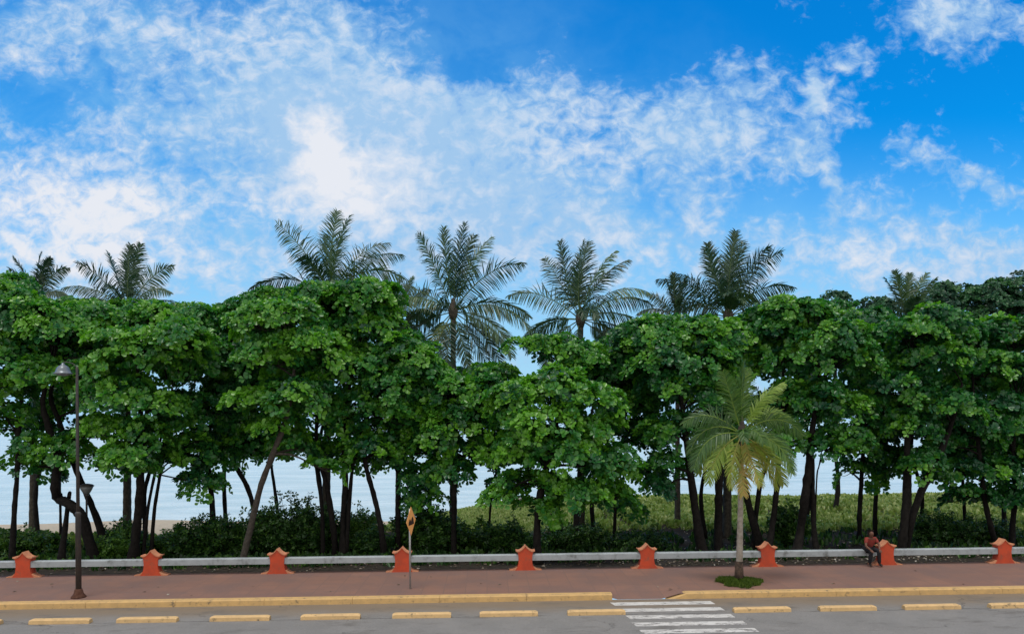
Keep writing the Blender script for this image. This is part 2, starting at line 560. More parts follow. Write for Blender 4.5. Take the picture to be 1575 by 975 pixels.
def curve(pts, n=6):
    """Catmull-Rom through tuples of any size"""
    P = [np.array(p, dtype=float) for p in pts]
    P = [2 * P[0] - P[1]] + P + [2 * P[-1] - P[-2]]
    out = []
    for i in range(1, len(P) - 2):
        for k in range(n):
            t = k / n
            a, b, c, d = P[i - 1], P[i], P[i + 1], P[i + 2]
            out.append(0.5 * (2 * b + (c - a) * t + (2 * a - 5 * b + 4 * c - d) * t * t + (3 * b - a - 3 * c + d) * t ** 3))
    out.append(P[-2])
    return out


def smooth01(a, b, x):
    t = np.clip((x - a) / (b - a), 0, 1)
    return t * t * (3 - 2 * t)


SEA_Z = -1.5


def ground_z(x, y):
    x = np.asarray(x, dtype=float)
    y = np.asarray(y, dtype=float)
    shore = 49 + 12.5 * smooth01(-7, 4, x) + 0.8 * np.sin(x * 0.21) + 0.4 * np.sin(x * 0.53 + 1)
    flat = -0.07 - 0.27 * smooth01(24.3, 30, y) + 0.10 * np.sin(x * 0.37 + y * 0.3) * smooth01(26, 31, y)
    flat = flat + 0.07 * np.sin(x * 1.3 + 2) * np.sin(y * 0.9) * smooth01(26, 31, y)
    flat = flat + 0.04 * smooth01(2, 8, x) * smooth01(33, 41, y)
    slope = SEA_Z + 0.09 * (shore - y)
    k = 0.35
    h = np.clip(0.5 + 0.5 * (slope - flat) / k, 0, 1)
    return slope * (1 - h) + flat * h - k * h * (1 - h)


# ------------------------------------------------------------------ setting
Y_ROAD1, Y_KERB1, Y_PAVE1 = 20.50, 20.75, 24.34
mb = MB()
mb.add([(-160, -14, -0.15), (160, -14, -0.15), (160, Y_ROAD1 + 0.02, -0.15), (-160, Y_ROAD1 + 0.02, -0.15)], [(0, 1, 2, 3)])
road = tag(mb.build('road', M['road']), kind='structure')

gap0, gap1 = on_z(945, 918, 0).x, on_z(1030, 916, 0).x


def pavement():
    # one slab with a ramp down to the road at the crossing
    xs = [-160, gap0 - 0.35, gap0 + 0.15, gap1 - 0.15, gap1 + 0.35, 160]
    ys = [Y_ROAD1 + 0.02, Y_KERB1, Y_KERB1 + 0.75, Y_PAVE1]
    V, Fs = [], []
    for j, y in enumerate(ys):
        for i, x in enumerate(xs):
            ramp = 2 <= i <= 3
            z = [-0.146 if ramp else -0.01, -0.10 if ramp else -0.006, -0.002, 0.0][j]
            V.append((x, y, z))
    nx = len(xs)
    for j in range(len(ys) - 1):
        for i in range(nx - 1):
            a = j * nx + i
            Fs.append((a, a + 1, a + nx + 1, a + nx))
    # landward edge face
    b = len(V)
    for x in xs:
        V.append((x, Y_PAVE1, -0.35))
    top = 3 * nx
    for i in range(nx - 1):
        Fs.append((top + i, top + i + 1, b + i + 1, b + i))
    m = MB()
    m.add(V, Fs)
    return tag(m.build('pavement', M['pavement']), kind='structure')


pavement()


def kerb(x0, x1, taper_left, taper_right):
    m = MB()
    x = x0
    while x < x1 - 0.01:
        e = min(x + 2.4, x1)
        a, b = x + 0.004, e - 0.004
        zl = -0.14 if (taper_left and x == x0) else 0.012
        zr = -0.14 if (taper_right and e >= x1) else 0.012
        al, br = a, b
        prof = []
        for (xx, zt) in ((a, zl), (b, zr)):
            prof.append([(xx, Y_ROAD1 - 0.03, -0.2), (xx, Y_ROAD1, zt - 0.03), (xx, Y_ROAD1 + 0.04, zt), (xx, Y_KERB1, zt + 0.002), (xx, Y_KERB1, -0.2)])
        if taper_left and x == x0:      # ramped end piece, then full height
            mid = [(a + 0.55, q[1], q[2]) for q in [(0, Y_ROAD1 - 0.03, -0.2), (0, Y_ROAD1, -0.018), (0, Y_ROAD1 + 0.04, 0.012), (0, Y_KERB1, 0.014), (0, Y_KERB1, -0.2)]]
            prof = [prof[0], mid, prof[1]]
        if taper_right and e >= x1:
            mid = [(b - 0.55, q[1], q[2]) for q in [(0, Y_ROAD1 - 0.03, -0.2), (0, Y_ROAD1, -0.018), (0, Y_ROAD1 + 0.04, 0.012), (0, Y_KERB1, 0.014), (0, Y_KERB1, -0.2)]]
            prof = [prof[0], mid, prof[1]]
        m.tube_rings(prof, False)
        x = e
    return tag(m.build('kerb', M['kerb']), kind='structure')


kerb(-48 + gap0, gap0, False, True)
kerb(gap1, gap1 + 48, True, False)

# zebra stripes painted on the road, children of the road
for (yt, h, xl, xr) in [(918.5, 3.0, 948, 1040), (924.8, 4.8, 942, 1097), (934.3, 5.0, 952, 1112), (944.8, 5.4, 966, 1128), (955.5, 5.6, 975, 1147),
                        (966.5, 6.0, 986, 1165), (978, 6.5, 996, 1184)]:
    q = [on_z(px, py, -0.146) for px, py in ((xl + 3, yt + h), (xr + 5, yt + h), (xr - 3, yt), (xl - 5, yt))]
    ya = 0.5 * (q[0].y + q[1].y)
    yb = 0.5 * (q[2].y + q[3].y)
    if yb > Y_ROAD1 - 0.06:
        yb = Y_ROAD1 - 0.06
    m = MB()
    m.add([(q[0].x, ya, -0.146), (q[1].x, ya, -0.146), (q[2].x, yb, -0.146), (q[3].x, yb, -0.146)], [(0, 1, 2, 3)])
    m.build('crossing_stripe', M['paint'], road)


def build_ground():
    xs = np.concatenate([np.linspace(-170, -40, 27)[:-1], np.linspace(-40, 40, 161), np.linspace(40, 170, 27)[1:]])
    ys = np.concatenate([np.linspace(Y_PAVE1 - 0.04, 70, 150), np.linspace(70, 120, 8)[1:]])
    X, Y = np.meshgrid(xs, ys)
    Z = ground_z(X, Y)
    V = np.stack([X.ravel(), Y.ravel(), Z.ravel()], 1)
    nx = len(xs)
    i = np.arange(len(ys) - 1)[:, None] * nx + np.arange(nx - 1)[None, :]
    i = i.ravel()
    Fc = np.stack([i, i + 1, i + nx + 1, i + nx], 1)
    edge = 34.5 + 13 * smooth01(-6, 3, X)
    sand = smooth01(-1.5, 2.0, Y - edge).ravel()
    me = uniform_mesh('ground', V, Fc, None, True)
    a = me.attributes.new('sand', 'FLOAT', 'POINT')
    a.data.foreach_set('value', sand.astype(np.float32))
    return tag(link('ground', me, M['ground']), kind='structure')


build_ground()
m = MB()
m.add([(-9000, 38, SEA_Z), (9000, 38, SEA_Z), (9000, 16000, SEA_Z), (-9000, 16000, SEA_Z)], [(0, 1, 2, 3)])
tag(m.build('sea', M['sea']), kind='structure')


# ------------------------------------------------------------------ foliage
LEAF_T = np.array([0.0, 0.30, 0.62, 0.90, 1.0])
LEAF_W = np.array([0.0, 0.17, 0.33, 0.26, 0.0])


def leaves_mesh(name, pos, dirv, nrm, length, tint, width=1.0, fold=0.22, droop=0.12):
    """obovate leaves folded on the midrib: two five-sided faces each"""
    n = len(pos)
    dirv = dirv / np.linalg.norm(dirv, axis=1, keepdims=True)
    side = np.cross(dirv, nrm)
    side /= np.linalg.norm(side, axis=1, keepdims=True) + 1e-9
    up = np.cross(side, dirv)
    L = length[:, None]
    V = np.zeros((n, 8, 3))

    def pt(t, s, lift):
        return pos + dirv * (L * t) + side * (L * s * width) + up * (L * (lift - droop * t * t))
    V[:, 0] = pt(0, 0, 0)
    V[:, 1] = pt(1, 0, 0)
    for k in range(3):
        V[:, 2 + k] = pt(LEAF_T[k + 1], LEAF_W[k + 1], fold * LEAF_W[k + 1])
        V[:, 5 + k] = pt(LEAF_T[k + 1], -LEAF_W[k + 1], fold * LEAF_W[k + 1])
    b = (np.arange(n) * 8)[:, None]
    f1 = b + np.array([0, 2, 3, 4, 1])[None]
    f2 = b + np.array([0, 1, 7, 6, 5])[None]
    Fc = np.concatenate([f1, f2], 1).reshape(-1, 5)
    return uniform_mesh(name, V.reshape(-1, 3), Fc, np.repeat(tint, 2))


def unit(v):
    return v / (np.linalg.norm(v, axis=-1, keepdims=True) + 1e-9)


def rosettes_to_leaves(name, pos, axis, size, tint, per=7, el=(0.05, 0.9), **kw):
    n = len(pos)
    ref = unit(rng.normal(size=(n, 3)))
    a = unit(np.cross(axis, ref))
    b = np.cross(axis, a)
    ph = (np.arange(per)[None] * 2.399 + rng.uniform(0, 6.28, (n, 1)) + rng.normal(0, .25, (n, per)))
    e = rng.uniform(el[0], el[1], (n, per))
    rad = a[:, None] * np.cos(ph)[..., None] + b[:, None] * np.sin(ph)[..., None]
    d = rad * np.cos(e)[..., None] + axis[:, None] * np.sin(e)[..., None]
    nr = axis[:, None] * np.cos(e)[..., None] - rad * np.sin(e)[..., None]
    nr = nr + rng.normal(0, .28, nr.shape)
    L = size[:, None] * rng.uniform(.72, 1.15, (n, per))
    tt = np.clip(tint[:, None] + rng.normal(0, .14, (n, per)), 0, 1)
    p = np.repeat(pos[:, None], per, 1) + rad * 0.02
    return leaves_mesh(name, p.reshape(-1, 3), d.reshape(-1, 3), nr.reshape(-1, 3), L.ravel(), tt.ravel(), **kw)


def crown_rosettes(blobs, dens=1.0, tintbase=0.5):
    """blobs: (centre Vector, rx, ry, rz). Flat leafy pads spread over each blob's surface, thinner inside"""
    P, A, S, T, pads = [], [], [], [], []
    for (c, rx, ry, rz) in blobs:
        c = np.array(c)
        area = 4 * math.pi * ((rx * ry) ** 1.6 + (rx * rz) ** 1.6 + (ry * rz) ** 1.6 / 1.0) ** (1 / 1.6) / 3 ** (1 / 1.6)
        n = max(4, int(area * 1.35 * dens))
        d = unit(rng.normal(size=(n, 3)))
        d[:, 2] = np.where(d[:, 2] < -0.35, np.abs(d[:, 2]) * 0.8, d[:, 2])
        d = unit(d)
        sc = rng.uniform(.72, 1.06, (n, 1))
        pc = c + d * np.array([rx, ry, rz]) * sc
        nr = unit(d * np.array([0.75, 0.9, 0.7]) + np.array([0, 0, 0.85]))
        pr = rng.uniform(.28, .62, n)
        pt = np.clip(tintbase + .05 + rng.normal(0, .27, n), 0, 1)
        for k in range(n):
            m_ = int(5 + pr[k] * pr[k] * 48)
            a = unit(np.cross(nr[k], rng.normal(size=3)))
            b = np.cross(nr[k], a)
            rr = pr[k] * np.sqrt(rng.uniform(0, 1, m_))
            an = rng.uniform(0, 6.283, m_)
            h = -0.50 * rr * rr / pr[k] + rng.normal(0, .03, m_)
            q = pc[k] + a * (rr * np.cos(an))[:, None] + b * (rr * np.sin(an))[:, None] + nr[k] * h[:, None]
            ax = unit(nr[k] + 0.75 * (a * (rr * np.cos(an))[:, None] + b * (rr * np.sin(an))[:, None]) / pr[k] + rng.normal(0, .18, (m_, 3)))
            P.append(q)
            A.append(ax)
            S.append(rng.uniform(.135, .22, m_))
            T.append(np.clip(pt[k] + rng.normal(0, .07, m_), 0, 1))
        pads.append(pc)
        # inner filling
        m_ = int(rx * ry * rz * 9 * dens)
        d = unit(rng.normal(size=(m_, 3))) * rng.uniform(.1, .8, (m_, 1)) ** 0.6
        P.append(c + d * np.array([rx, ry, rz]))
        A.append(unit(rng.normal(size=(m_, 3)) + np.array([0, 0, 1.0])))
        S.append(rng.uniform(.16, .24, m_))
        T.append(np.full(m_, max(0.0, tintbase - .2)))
    return np.concatenate(P), np.concatenate(A), np.concatenate(S), np.concatenate(T), pads


TREES_GROUP = 'broad leaved trees between railing and sea'


def tree(label, depth, trunks, blobs, tint=0.5, dens=1.0, bark='bark', leafm='leaf', group=TREES_GROUP, name='shore_tree', per=7):
    """trunks: lists of (px, py, radius) at the given depth; blobs: (px, py, rx_px, rz_px[, depth offset[, ry m]])"""
    px_m = depth / F
    lines = []
    for tr in trunks:
        pts = []
        for i, (px, py, r) in enumerate(tr):
            p = at(px, py, depth + 0.25 * math.sin(i * 1.7 + px))
            if i == 0:
                p.z = float(ground_z(p.x, p.y)) - 0.08
            pts.append((p.x, p.y, p.z, r * .72))
        lines.append(curve(pts, 6))
    b0 = lines[0][0]
    root = empty(name, (b0[0], b0[1], b0[2] + 0.08))
    tag(root, label, 'tree', group)
    bl = []
    for b in blobs:
        dy = b[4] if len(b) > 4 else 0.0
        c = at(b[0], b[1], depth + dy)
        s = (depth + dy) / F
        bl.append((c, b[2] * s, b[5] if len(b) > 5 else max(0.7, min(1.9, b[2] * s * 1.0)), b[3] * s))
    P, A, S, T, pads = crown_rosettes(bl, dens, tint)
    m = MB()
    tops = []
    for ln in lines:
        rr = [max(0.012, q[3] * (1.0 + 0.10 * random.uniform(-1, 1))) for q in ln]
        rr[0] *= 1.35
        if len(rr) > 2:
            rr[1] *= 1.12
        m.tube([q[:3] for q in ln], rr, 9, wob=0.10)
        tops.append(ln)
    allq = [(np.array(q[:3]), q[3]) for ln in tops for q in ln[len(ln) // 2:]]
    for (c, rx, ry, rz), pc in zip(bl, pads):
        c = np.array(c)
        j = min(range(len(allq)), key=lambda i: np.linalg.norm(allq[i][0] - (c - np.array([0, 0, 0.5]))))
        s0, r0 = allq[j]
        midp = 0.55 * s0 + 0.45 * c + np.array([random.uniform(-.2, .2), random.uniform(-.2, .2), random.uniform(-.05, .25)])
        rl = min(0.06, max(0.02, r0 * 0.55))
        m.tube([p for p in curve([s0, midp, c], 4)], np.linspace(rl, 0.02, 9), 6)
        for q in pc[rng.choice(len(pc), min(9, len(pc)), replace=False)]:
            mm = 0.5 * (q + c) + np.array([0, 0, -.12])
            m.tube([p for p in curve([c * 0.7 + 0.3 * midp, mm, q], 3)], np.linspace(0.018, 0.006, 7), 5)
    m.build('trunk', M[bark], root)
    org = np.array(root.location)
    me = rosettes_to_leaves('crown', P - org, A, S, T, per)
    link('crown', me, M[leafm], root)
    return root


def T3(*pts):
    return [tuple(p) for p in pts]


TREES = [
    ('slender straight dark trunk at far left edge with wide bright crown', 28.0,
     [[(18, 852, .17), (22, 790, .13), (27, 720, .12), (29, 655, .11), (34, 600, .09), (30, 540, .06)]],
     [(-45, 490, 70, 48), (25, 485, 62, 36), (-20, 550, 65, 40), (30, 545, 55, 38), (-10, 605, 55, 28), (12, 640, 30, 20), (-30, 455, 55, 30), (-105, 510, 62, 48), (-100, 590, 60, 46), (-160, 550, 55, 60)], .62),
    ('crooked thick trunk with a sharp knobbly bend, behind the street lamp', 27.6,
     [[(147, 856, .30), (128, 800, .25), (108, 776, .25), (90, 766, .24), (85, 745, .21), (88, 705, .18), (74, 655, .16), (66, 615, .12), (80, 560, .08)],
      [(92, 766, .17), (106, 766, .10), (108, 762, .06)]],
     [(95, 520, 62, 36), (60, 580, 60, 24), (125, 575, 48, 22), (100, 690, 42, 17), (75, 500, 50, 30)], .68),
    ('trunk leaning far to the left from behind the bent tree, near globe lamp', 28.8,
     [[(168, 856, .20), (150, 800, .17), (128, 748, .16), (108, 700, .14), (92, 650, .13), (78, 605, .10), (100, 540, .06)]],
     [(135, 500, 58, 34), (150, 560, 52, 32), (170, 500, 50, 30), (165, 600, 40, 26)], .58),
    ('thin upright sapling trunk left of the crooked trunk', 30.5,
     [[(94, 850, .09), (93, 790, .07), (92, 720, .06), (94, 660, .05), (90, 620, .03)]],
     [(85, 635, 38, 18), (60, 660, 22, 14), (120, 610, 32, 18)], .42),
    ('thick trunk right of the street lamp with a bright green hanging clump', 27.0,
     [[(203, 856, .28), (212, 800, .21), (216, 740, .18), (218, 680, .15), (215, 610, .12), (210, 550, .07)]],
     [(200, 545, 66, 42), (250, 540, 55, 40), (190, 610, 58, 34), (245, 620, 48, 36), (200, 705, 46, 38, -.4), (225, 670, 44, 30), (170, 655, 40, 22), (285, 530, 50, 34, -.3)], .70),
    ('two slim trunks side by side next to the thick one', 28.6,
     [[(232, 852, .12), (237, 790, .09), (246, 730, .08), (252, 680, .07), (262, 610, .05)],
      [(219, 850, .10), (228, 780, .08), (240, 720, .07), (248, 670, .06)]],
     [(260, 500, 66, 32), (300, 560, 56, 42), (285, 640, 50, 36), (300, 705, 46, 34), (320, 745, 30, 20)], .52),
    ('dark trunk rising from shrubs between slim pair and pale leaning trunk', 30.2,
     [[(329, 830, .20), (326, 770, .16), (320, 710, .14), (313, 650, .12), (318, 580, .08)]],
     [(335, 510, 62, 36), (340, 580, 60, 42), (330, 650, 48, 40), (345, 700, 36, 34), (300, 740, 28, 16), (375, 655, 35, 25)], .50),
    ('pale lit trunk leaning strongly to the right behind the third orange post', 26.4,
     [[(371, 858, .17), (388, 800, .15), (402, 745, .14), (420, 698, .14), (438, 650, .13), (450, 590, .09), (455, 530, .05)]],
     [(440, 495, 62, 38), (480, 540, 66, 40), (420, 560, 60, 40), (455, 610, 62, 34), (400, 620, 50, 30), (430, 655, 40, 20), (390, 500, 50, 30)], .66),
    ('short trunk leaning left above the shrubs, forming a V with the pale one', 30.0,
     [[(402, 820, .16), (386, 765, .13), (366, 722, .13), (348, 685, .12), (345, 630, .08)]],
     [(380, 550, 58, 44), (360, 610, 50, 36), (370, 680, 34, 20), (395, 470, 44, 22)], .46),
    ('thin shaded trunk just right of the pale leaning one', 30.4,
     [[(432, 850, .12), (426, 780, .10), (418, 720, .08), (414, 680, .07), (410, 630, .05)]],
     [(420, 470, 48, 26), (440, 560, 46, 40), (450, 680, 40, 18), (425, 690, 26, 16)], .42),
    ('pair of dark trunks joined low, left of the forked trunk', 28.2,
     [[(517, 854, .19), (511, 800, .15), (502, 745, .13), (490, 700, .11), (487, 650, .09), (500, 580, .06)],
      [(497, 850, .13), (495, 780, .10), (488, 730, .09), (484, 690, .08)]],
     [(510, 470, 62, 34), (540, 520, 58, 38), (500, 580, 60, 40), (490, 640, 54, 34), (515, 464, 50, 22), (470, 680, 32, 16)], .64),
    ('dark trunk forking into two straight stems above the shrubs', 28.0,
     [[(527, 854, .20), (528, 800, .17), (531, 745, .15), (530, 690, .14), (532, 630, .10), (545, 560, .06)],
      [(531, 762, .11), (541, 728, .10), (550, 695, .09), (560, 650, .07), (575, 590, .05)]],
     [(560, 465, 56, 34), (585, 510, 50, 40), (560, 570, 60, 42), (550, 635, 56, 36), (590, 600, 50, 40), (555, 680, 42, 18)], .62),
    ('curved dark trunk bowing to the left, left of the yellow sign', 27.6,
     [[(592, 858, .19), (586, 812, .15), (576, 765, .14), (564, 722, .12), (561, 690, .11), (566, 640, .08)]],
     [(620, 545, 42, 32), (620, 590, 54, 36), (600, 645, 52, 34), (575, 690, 44, 22), (640, 560, 46, 30)], .60),
    ('straight grey trunk standing directly behind the yellow sign', 28.8,
     [[(612, 854, .16), (612, 790, .13), (613, 730, .12), (615, 680, .10), (625, 620, .07)]],
     [(660, 590, 54, 34), (650, 640, 54, 36), (640, 690, 44, 36), (660, 735, 44, 28), (625, 665, 34, 28), (650, 765, 34, 18)], .66),
    ('straight dark trunk right of the yellow sign below a dense low crown', 27.8,
     [[(698, 858, .18), (698, 800, .14), (699, 750, .13), (700, 690, .11), (705, 630, .07)]],
     [(700, 610, 56, 34), (720, 650, 54, 36), (690, 665, 50, 34), (715, 700, 50, 32), (690, 725, 44, 24), (740, 610, 44, 30)], .62),
    ('slim short trunk in front of the yellow green meadow', 29.6,
     [[(752, 835, .09), (753, 800, .07), (756, 765, .07), (762, 735, .06), (765, 690, .04)]],
     [(755, 640, 46, 40), (765, 700, 42, 30), (775, 750, 30, 24), (750, 590, 40, 26), (770, 585, 30, 18)], .50),
    ('large rounded tree in the middle, leaves reaching almost to the ground', 25.9,
     [[(828, 862, .22), (826, 815, .18), (830, 765, .16), (842, 715, .14), (855, 660, .10), (860, 615, .06)]],
     [(850, 598, 62, 30), (800, 622, 44, 30), (900, 620, 56, 34), (840, 655, 66, 32, -.3), (925, 668, 52, 34), (795, 690, 46, 34), (870, 705, 64, 34, -.4),
      (940, 720, 46, 40), (810, 745, 48, 32), (880, 760, 58, 30, -.2), (935, 765, 42, 28), (830, 780, 36, 16), (775, 760, 26, 22)], .72),
    ('short trunk hidden under the right half of the big rounded crown', 29.2,
     [[(884, 850, .20), (886, 800, .16), (890, 740, .14), (905, 660, .10), (920, 590, .06)]],
     [(905, 560, 56, 26), (945, 590, 50, 34), (880, 545, 46, 22), (960, 640, 42, 40), (850, 530, 36, 12), (815, 528, 40, 8)], .55),
    ('thin grey trunk between the rounded crown and fifth orange post', 30.4,
     [[(945, 850, .12), (946, 790, .10), (950, 720, .09), (965, 660, .07), (980, 590, .05)]],
     [(975, 560, 54, 36), (995, 620, 46, 40), (990, 680, 40, 34), (1000, 740, 30, 28), (965, 780, 26, 14)], .36),
    ('thick dark trunk flared at its foot, left of the small palm', 27.2,
     [[(1082, 856, .34), (1074, 815, .24), (1067, 765, .20), (1060, 710, .18), (1052, 650, .14), (1045, 590, .08)]],
     [(1035, 600, 56, 34), (1075, 560, 60, 38), (1010, 560, 48, 36), (1030, 660, 46, 32), (1090, 620, 44, 36), (1025, 715, 30, 24), (1018, 750, 20, 16)], .46),
    ('thick straight pole-like trunk immediately left of the small palm', 28.0,
     [[(1105, 856, .26), (1105, 805, .22), (1106, 750, .21), (1107, 690, .20), (1108, 620, .14), (1105, 550, .08)]],
     [(1005, 505, 56, 28), (1060, 505, 58, 32), (1110, 510, 56, 36), (1115, 590, 50, 42), (1110, 670, 42, 30), (1085, 700, 26, 22), (990, 530, 52, 26)], .56),
    ('dark trunk splitting into spreading limbs behind the small palm', 28.4,
     [[(1172, 856, .28), (1160, 808, .22), (1150, 770, .18), (1143, 730, .14), (1135, 690, .10), (1140, 630, .06)],
      [(1156, 785, .14), (1168, 750, .12), (1178, 720, .10), (1190, 680, .07)]],
     [(1150, 500, 54, 30), (1160, 560, 52, 42), (1160, 640, 48, 42), (1140, 690, 36, 24), (1190, 690, 34, 24)], .50),
    ('slanted medium trunk right of the small palm', 27.6,
     [[(1180, 856, .20), (1189, 800, .15), (1195, 750, .14), (1198, 700, .13), (1203, 640, .09), (1205, 570, .05)]],
     [(1200, 500, 56, 30), (1215, 555, 54, 40), (1220, 620, 46, 36), (1205, 680, 36, 22), (1195, 470, 46, 20)], .52),
    ('black twisted thick trunk with a narrow second stem, left of seated person', 27.3,
     [[(1224, 856, .28), (1232, 810, .20), (1238, 765, .22), (1245, 710, .20), (1250, 655, .15), (1262, 590, .08)],
      [(1256, 850, .16), (1251, 800, .14), (1250, 750, .12), (1250, 700, .10)],
      [(1252, 780, .05), (1256, 740, .04), (1260, 715, .03)]],
     [(1265, 510, 58, 34), (1290, 560, 58, 40), (1260, 620, 52, 38), (1305, 630, 48, 34), (1300, 670, 42, 22), (1265, 690, 38, 20), (1245, 475, 46, 24)], .56),
    ('thin trunk with big round leaves low on its left side', 30.6,
     [[(1322, 840, .15), (1322, 790, .13), (1325, 740, .12), (1328, 690, .10), (1335, 620, .06)]],
     [(1330, 520, 60, 34), (1350, 580, 58, 40), (1340, 640, 54, 32), (1318, 690, 34, 24), (1310, 725, 20, 18), (1310, 480, 50, 20)], .50),
    ('small tree with bushy low crown over the seated person', 31.6,
     [[(1346, 842, .15), (1346, 790, .13), (1348, 745, .11), (1350, 700, .08), (1352, 660, .05)]],
     [(1350, 690, 42, 30), (1365, 650, 44, 28), (1340, 730, 26, 20), (1375, 705, 24, 16)], .34),
    ('two dark trunks spreading in a V from one foot, right of person', 27.2,
     [[(1386, 858, .26), (1391, 800, .20), (1394, 745, .17), (1395, 690, .15), (1398, 620, .11), (1400, 550, .06)],
      [(1390, 850, .20), (1405, 790, .19), (1424, 740, .18), (1444, 700, .16), (1464, 650, .11), (1480, 590, .06)]],
     [(1390, 520, 58, 32), (1430, 560, 58, 38), (1390, 600, 58, 38), (1450, 625, 56, 36), (1400, 655, 46, 28), (1420, 700, 28, 16), (1440, 500, 50, 26)], .40),
    ('thin leaning trunk below a drooping dull crown near the right edge', 28.4,
     [[(1534, 852, .17), (1524, 810, .14), (1514, 765, .13), (1508, 710, .11), (1500, 640, .08), (1495, 570, .05)]],
     [(1490, 530, 58, 32), (1520, 580, 58, 40), (1480, 660, 52, 40), (1540, 650, 52, 44), (1470, 725, 42, 26), (1520, 730, 48, 32), (1490, 765, 40, 20)], .34),
    ('outermost dark trunk at the right edge of the photo', 28.8,
     [[(1556, 850, .18), (1558, 800, .15), (1562, 755, .13), (1558, 700, .11), (1565, 620, .07)]],
     [(1560, 520, 56, 32), (1590, 580, 60, 44), (1575, 650, 52, 44), (1568, 720, 48, 36), (1560, 770, 42, 22), (1620, 520, 60, 40), (1620, 680, 55, 50), (1685, 530, 60, 48), (1690, 620, 60, 50), (1745, 570, 55, 60)], .36),
    ('slim sunless trunk standing in the shade near the right edge', 31.0,
     [[(1487, 842, .12), (1484, 800, .10), (1482, 760, .09), (1478, 700, .07)]],
     [(1470, 600, 46, 40), (1465, 690, 42, 34), (1500, 700, 42, 30)], .30),
]
lowr = random.Random(11)
for (lab, dep, tr, bl, ti) in TREES:
    # sparse sprays hanging low round the stems
    top = tr[0][-1]
    bl = [(b[0], b[1] + 14) + tuple(b[2:]) if b[1] < 520 and 980 < b[0] < 1345 else tuple(b) for b in bl]
    crest = sorted([b for b in bl if b[3] > 15], key=lambda b: b[1])[:4]
    for b in crest:         # single branches standing out of the crown
        for k in range(2):
            q = lowr.uniform(-.8, .8)
            bl = bl + [(b[0] + q * b[2], b[1] - b[3] * (.80 - .5 * q * q), lowr.uniform(11, 22), lowr.uniform(7, 14), lowr.uniform(-.6, .6), .5)]
    for k in range(1 if 990 < top[0] < 1470 else 3):
        bl = bl + [(top[0] + lowr.uniform(-55, 55), lowr.uniform(655, 722), lowr.uniform(16, 34), lowr.uniform(10, 20), lowr.uniform(-.3, .8), .5)]
    tree('leafy tree, ' + lab, dep, tr, bl, ti, bark='bark_lit' if lab.startswith('pale') else 'bark')

# second row: taller crowns whose trunks stand in the shade behind the first row
BACK = [
    ('behind the crooked trunk at left', 32.2, 60, [(20, 470, 62, 34), (90, 490, 60, 34), (40, 540, 64, 44), (20, 445, 40, 22), (110, 555, 50, 40)], .45),
    ('behind the thick trunk with hanging clump', 32.6, 225, [(160, 485, 55, 26), (220, 495, 62, 34), (290, 495, 60, 30), (230, 560, 70, 50), (180, 610, 50, 34)], .50),
    ('behind the dark trunk in the shrubs', 32.2, 350, [(350, 495, 56, 30), (330, 560, 64, 50), (400, 590, 60, 50), (390, 640, 50, 24)], .42),
    ('with the tallest crown of the left half, below a coconut palm', 32.0, 505, [(470, 484, 58, 28), (530, 472, 58, 26), (560, 490, 50, 30), (500, 545, 70, 50), (570, 580, 60, 50), (490, 620, 50, 34), (545, 453, 32, 14)], .56),
    ('with lower crown right of the yellow sign', 31.8, 660, [(650, 575, 50, 26), (700, 595, 56, 28), (660, 640, 60, 44), (730, 620, 54, 34), (740, 585, 40, 18)], .46),
    ('whose crown fills the gap behind the big rounded tree', 31.6, 915, [(920, 560, 50, 28), (970, 530, 52, 34), (890, 590, 60, 34), (950, 610, 56, 46), (985, 600, 46, 44)], .40),
    ('behind the thick pole-like trunk', 32.2, 1085, [(1020, 510, 56, 30), (1080, 510, 58, 32), (1060, 580, 66, 50), (1130, 550, 60, 50), (1080, 650, 56, 34)], .40),
    ('behind the black twisted trunk', 32.6, 1235, [(1180, 490, 56, 28), (1240, 490, 58, 32), (1210, 560, 66, 50), (1280, 560, 62, 48), (1240, 640, 60, 36), (1285, 468, 34, 22), (1225, 462, 36, 14)], .42),
    ('behind the V shaped trunks', 32.2, 1415, [(1360, 520, 60, 34), (1420, 520, 60, 34), (1370, 590, 66, 46), (1440, 590, 64, 50), (1400, 650, 54, 28)], .30),
    ('in the right corner behind the drooping crown', 32.6, 1545, [(1500, 530, 60, 34), (1570, 530, 62, 40), (1530, 600, 66, 50), (1600, 600, 60, 60), (1540, 690, 60, 40)], .26),
]
for (lab, dep, x, bl, ti) in BACK:
    yb = 833
    bl = [(b[0], b[1] + 14) + tuple(b[2:]) if b[1] < 520 and 980 < b[0] < 1345 else tuple(b) for b in bl]
    tree('tall second row tree ' + lab, dep, [[(x, yb, .16), (x + lowr.uniform(-12, 12), 760, .12), (x + lowr.uniform(-16, 16), 690, .10), (x + lowr.uniform(-12, 12), 600, .08), (x, 530, .05)]],
         bl, ti, dens=0.8, per=6)
FAR = [
    ('with a flat dark crown at the top right corner', 42.0, 1545, [(1520, 455, 44, 22), (1565, 445, 48, 26), (1600, 470, 55, 40), (1540, 490, 56, 34)], .35),
    ('with an open crown just right of the rightmost far palm', 43.0, 1460, [(1450, 450, 30, 16), (1480, 455, 32, 18), (1470, 490, 50, 30), (1440, 470, 28, 18)], .40),
    ('with a small dark tuft, left of the rightmost far palm', 41.0, 1285, [(1280, 465, 22, 18), (1262, 490, 26, 12), (1310, 490, 30, 14), (1290, 478, 20, 10), (1345, 470, 34, 12)], .30),
]
for (lab, dep, x, bl, ti) in FAR:
    tree('distant tree ' + lab, dep, [[(x, 805, .2), (x + 4, 740, .16), (x - 3, 660, .14), (x, 560, .11), (x, 490, .05)]],
         bl, ti, dens=1.0, leafm='leaf_far', name='distant_tree', group='distant trees beyond the second row', per=6)


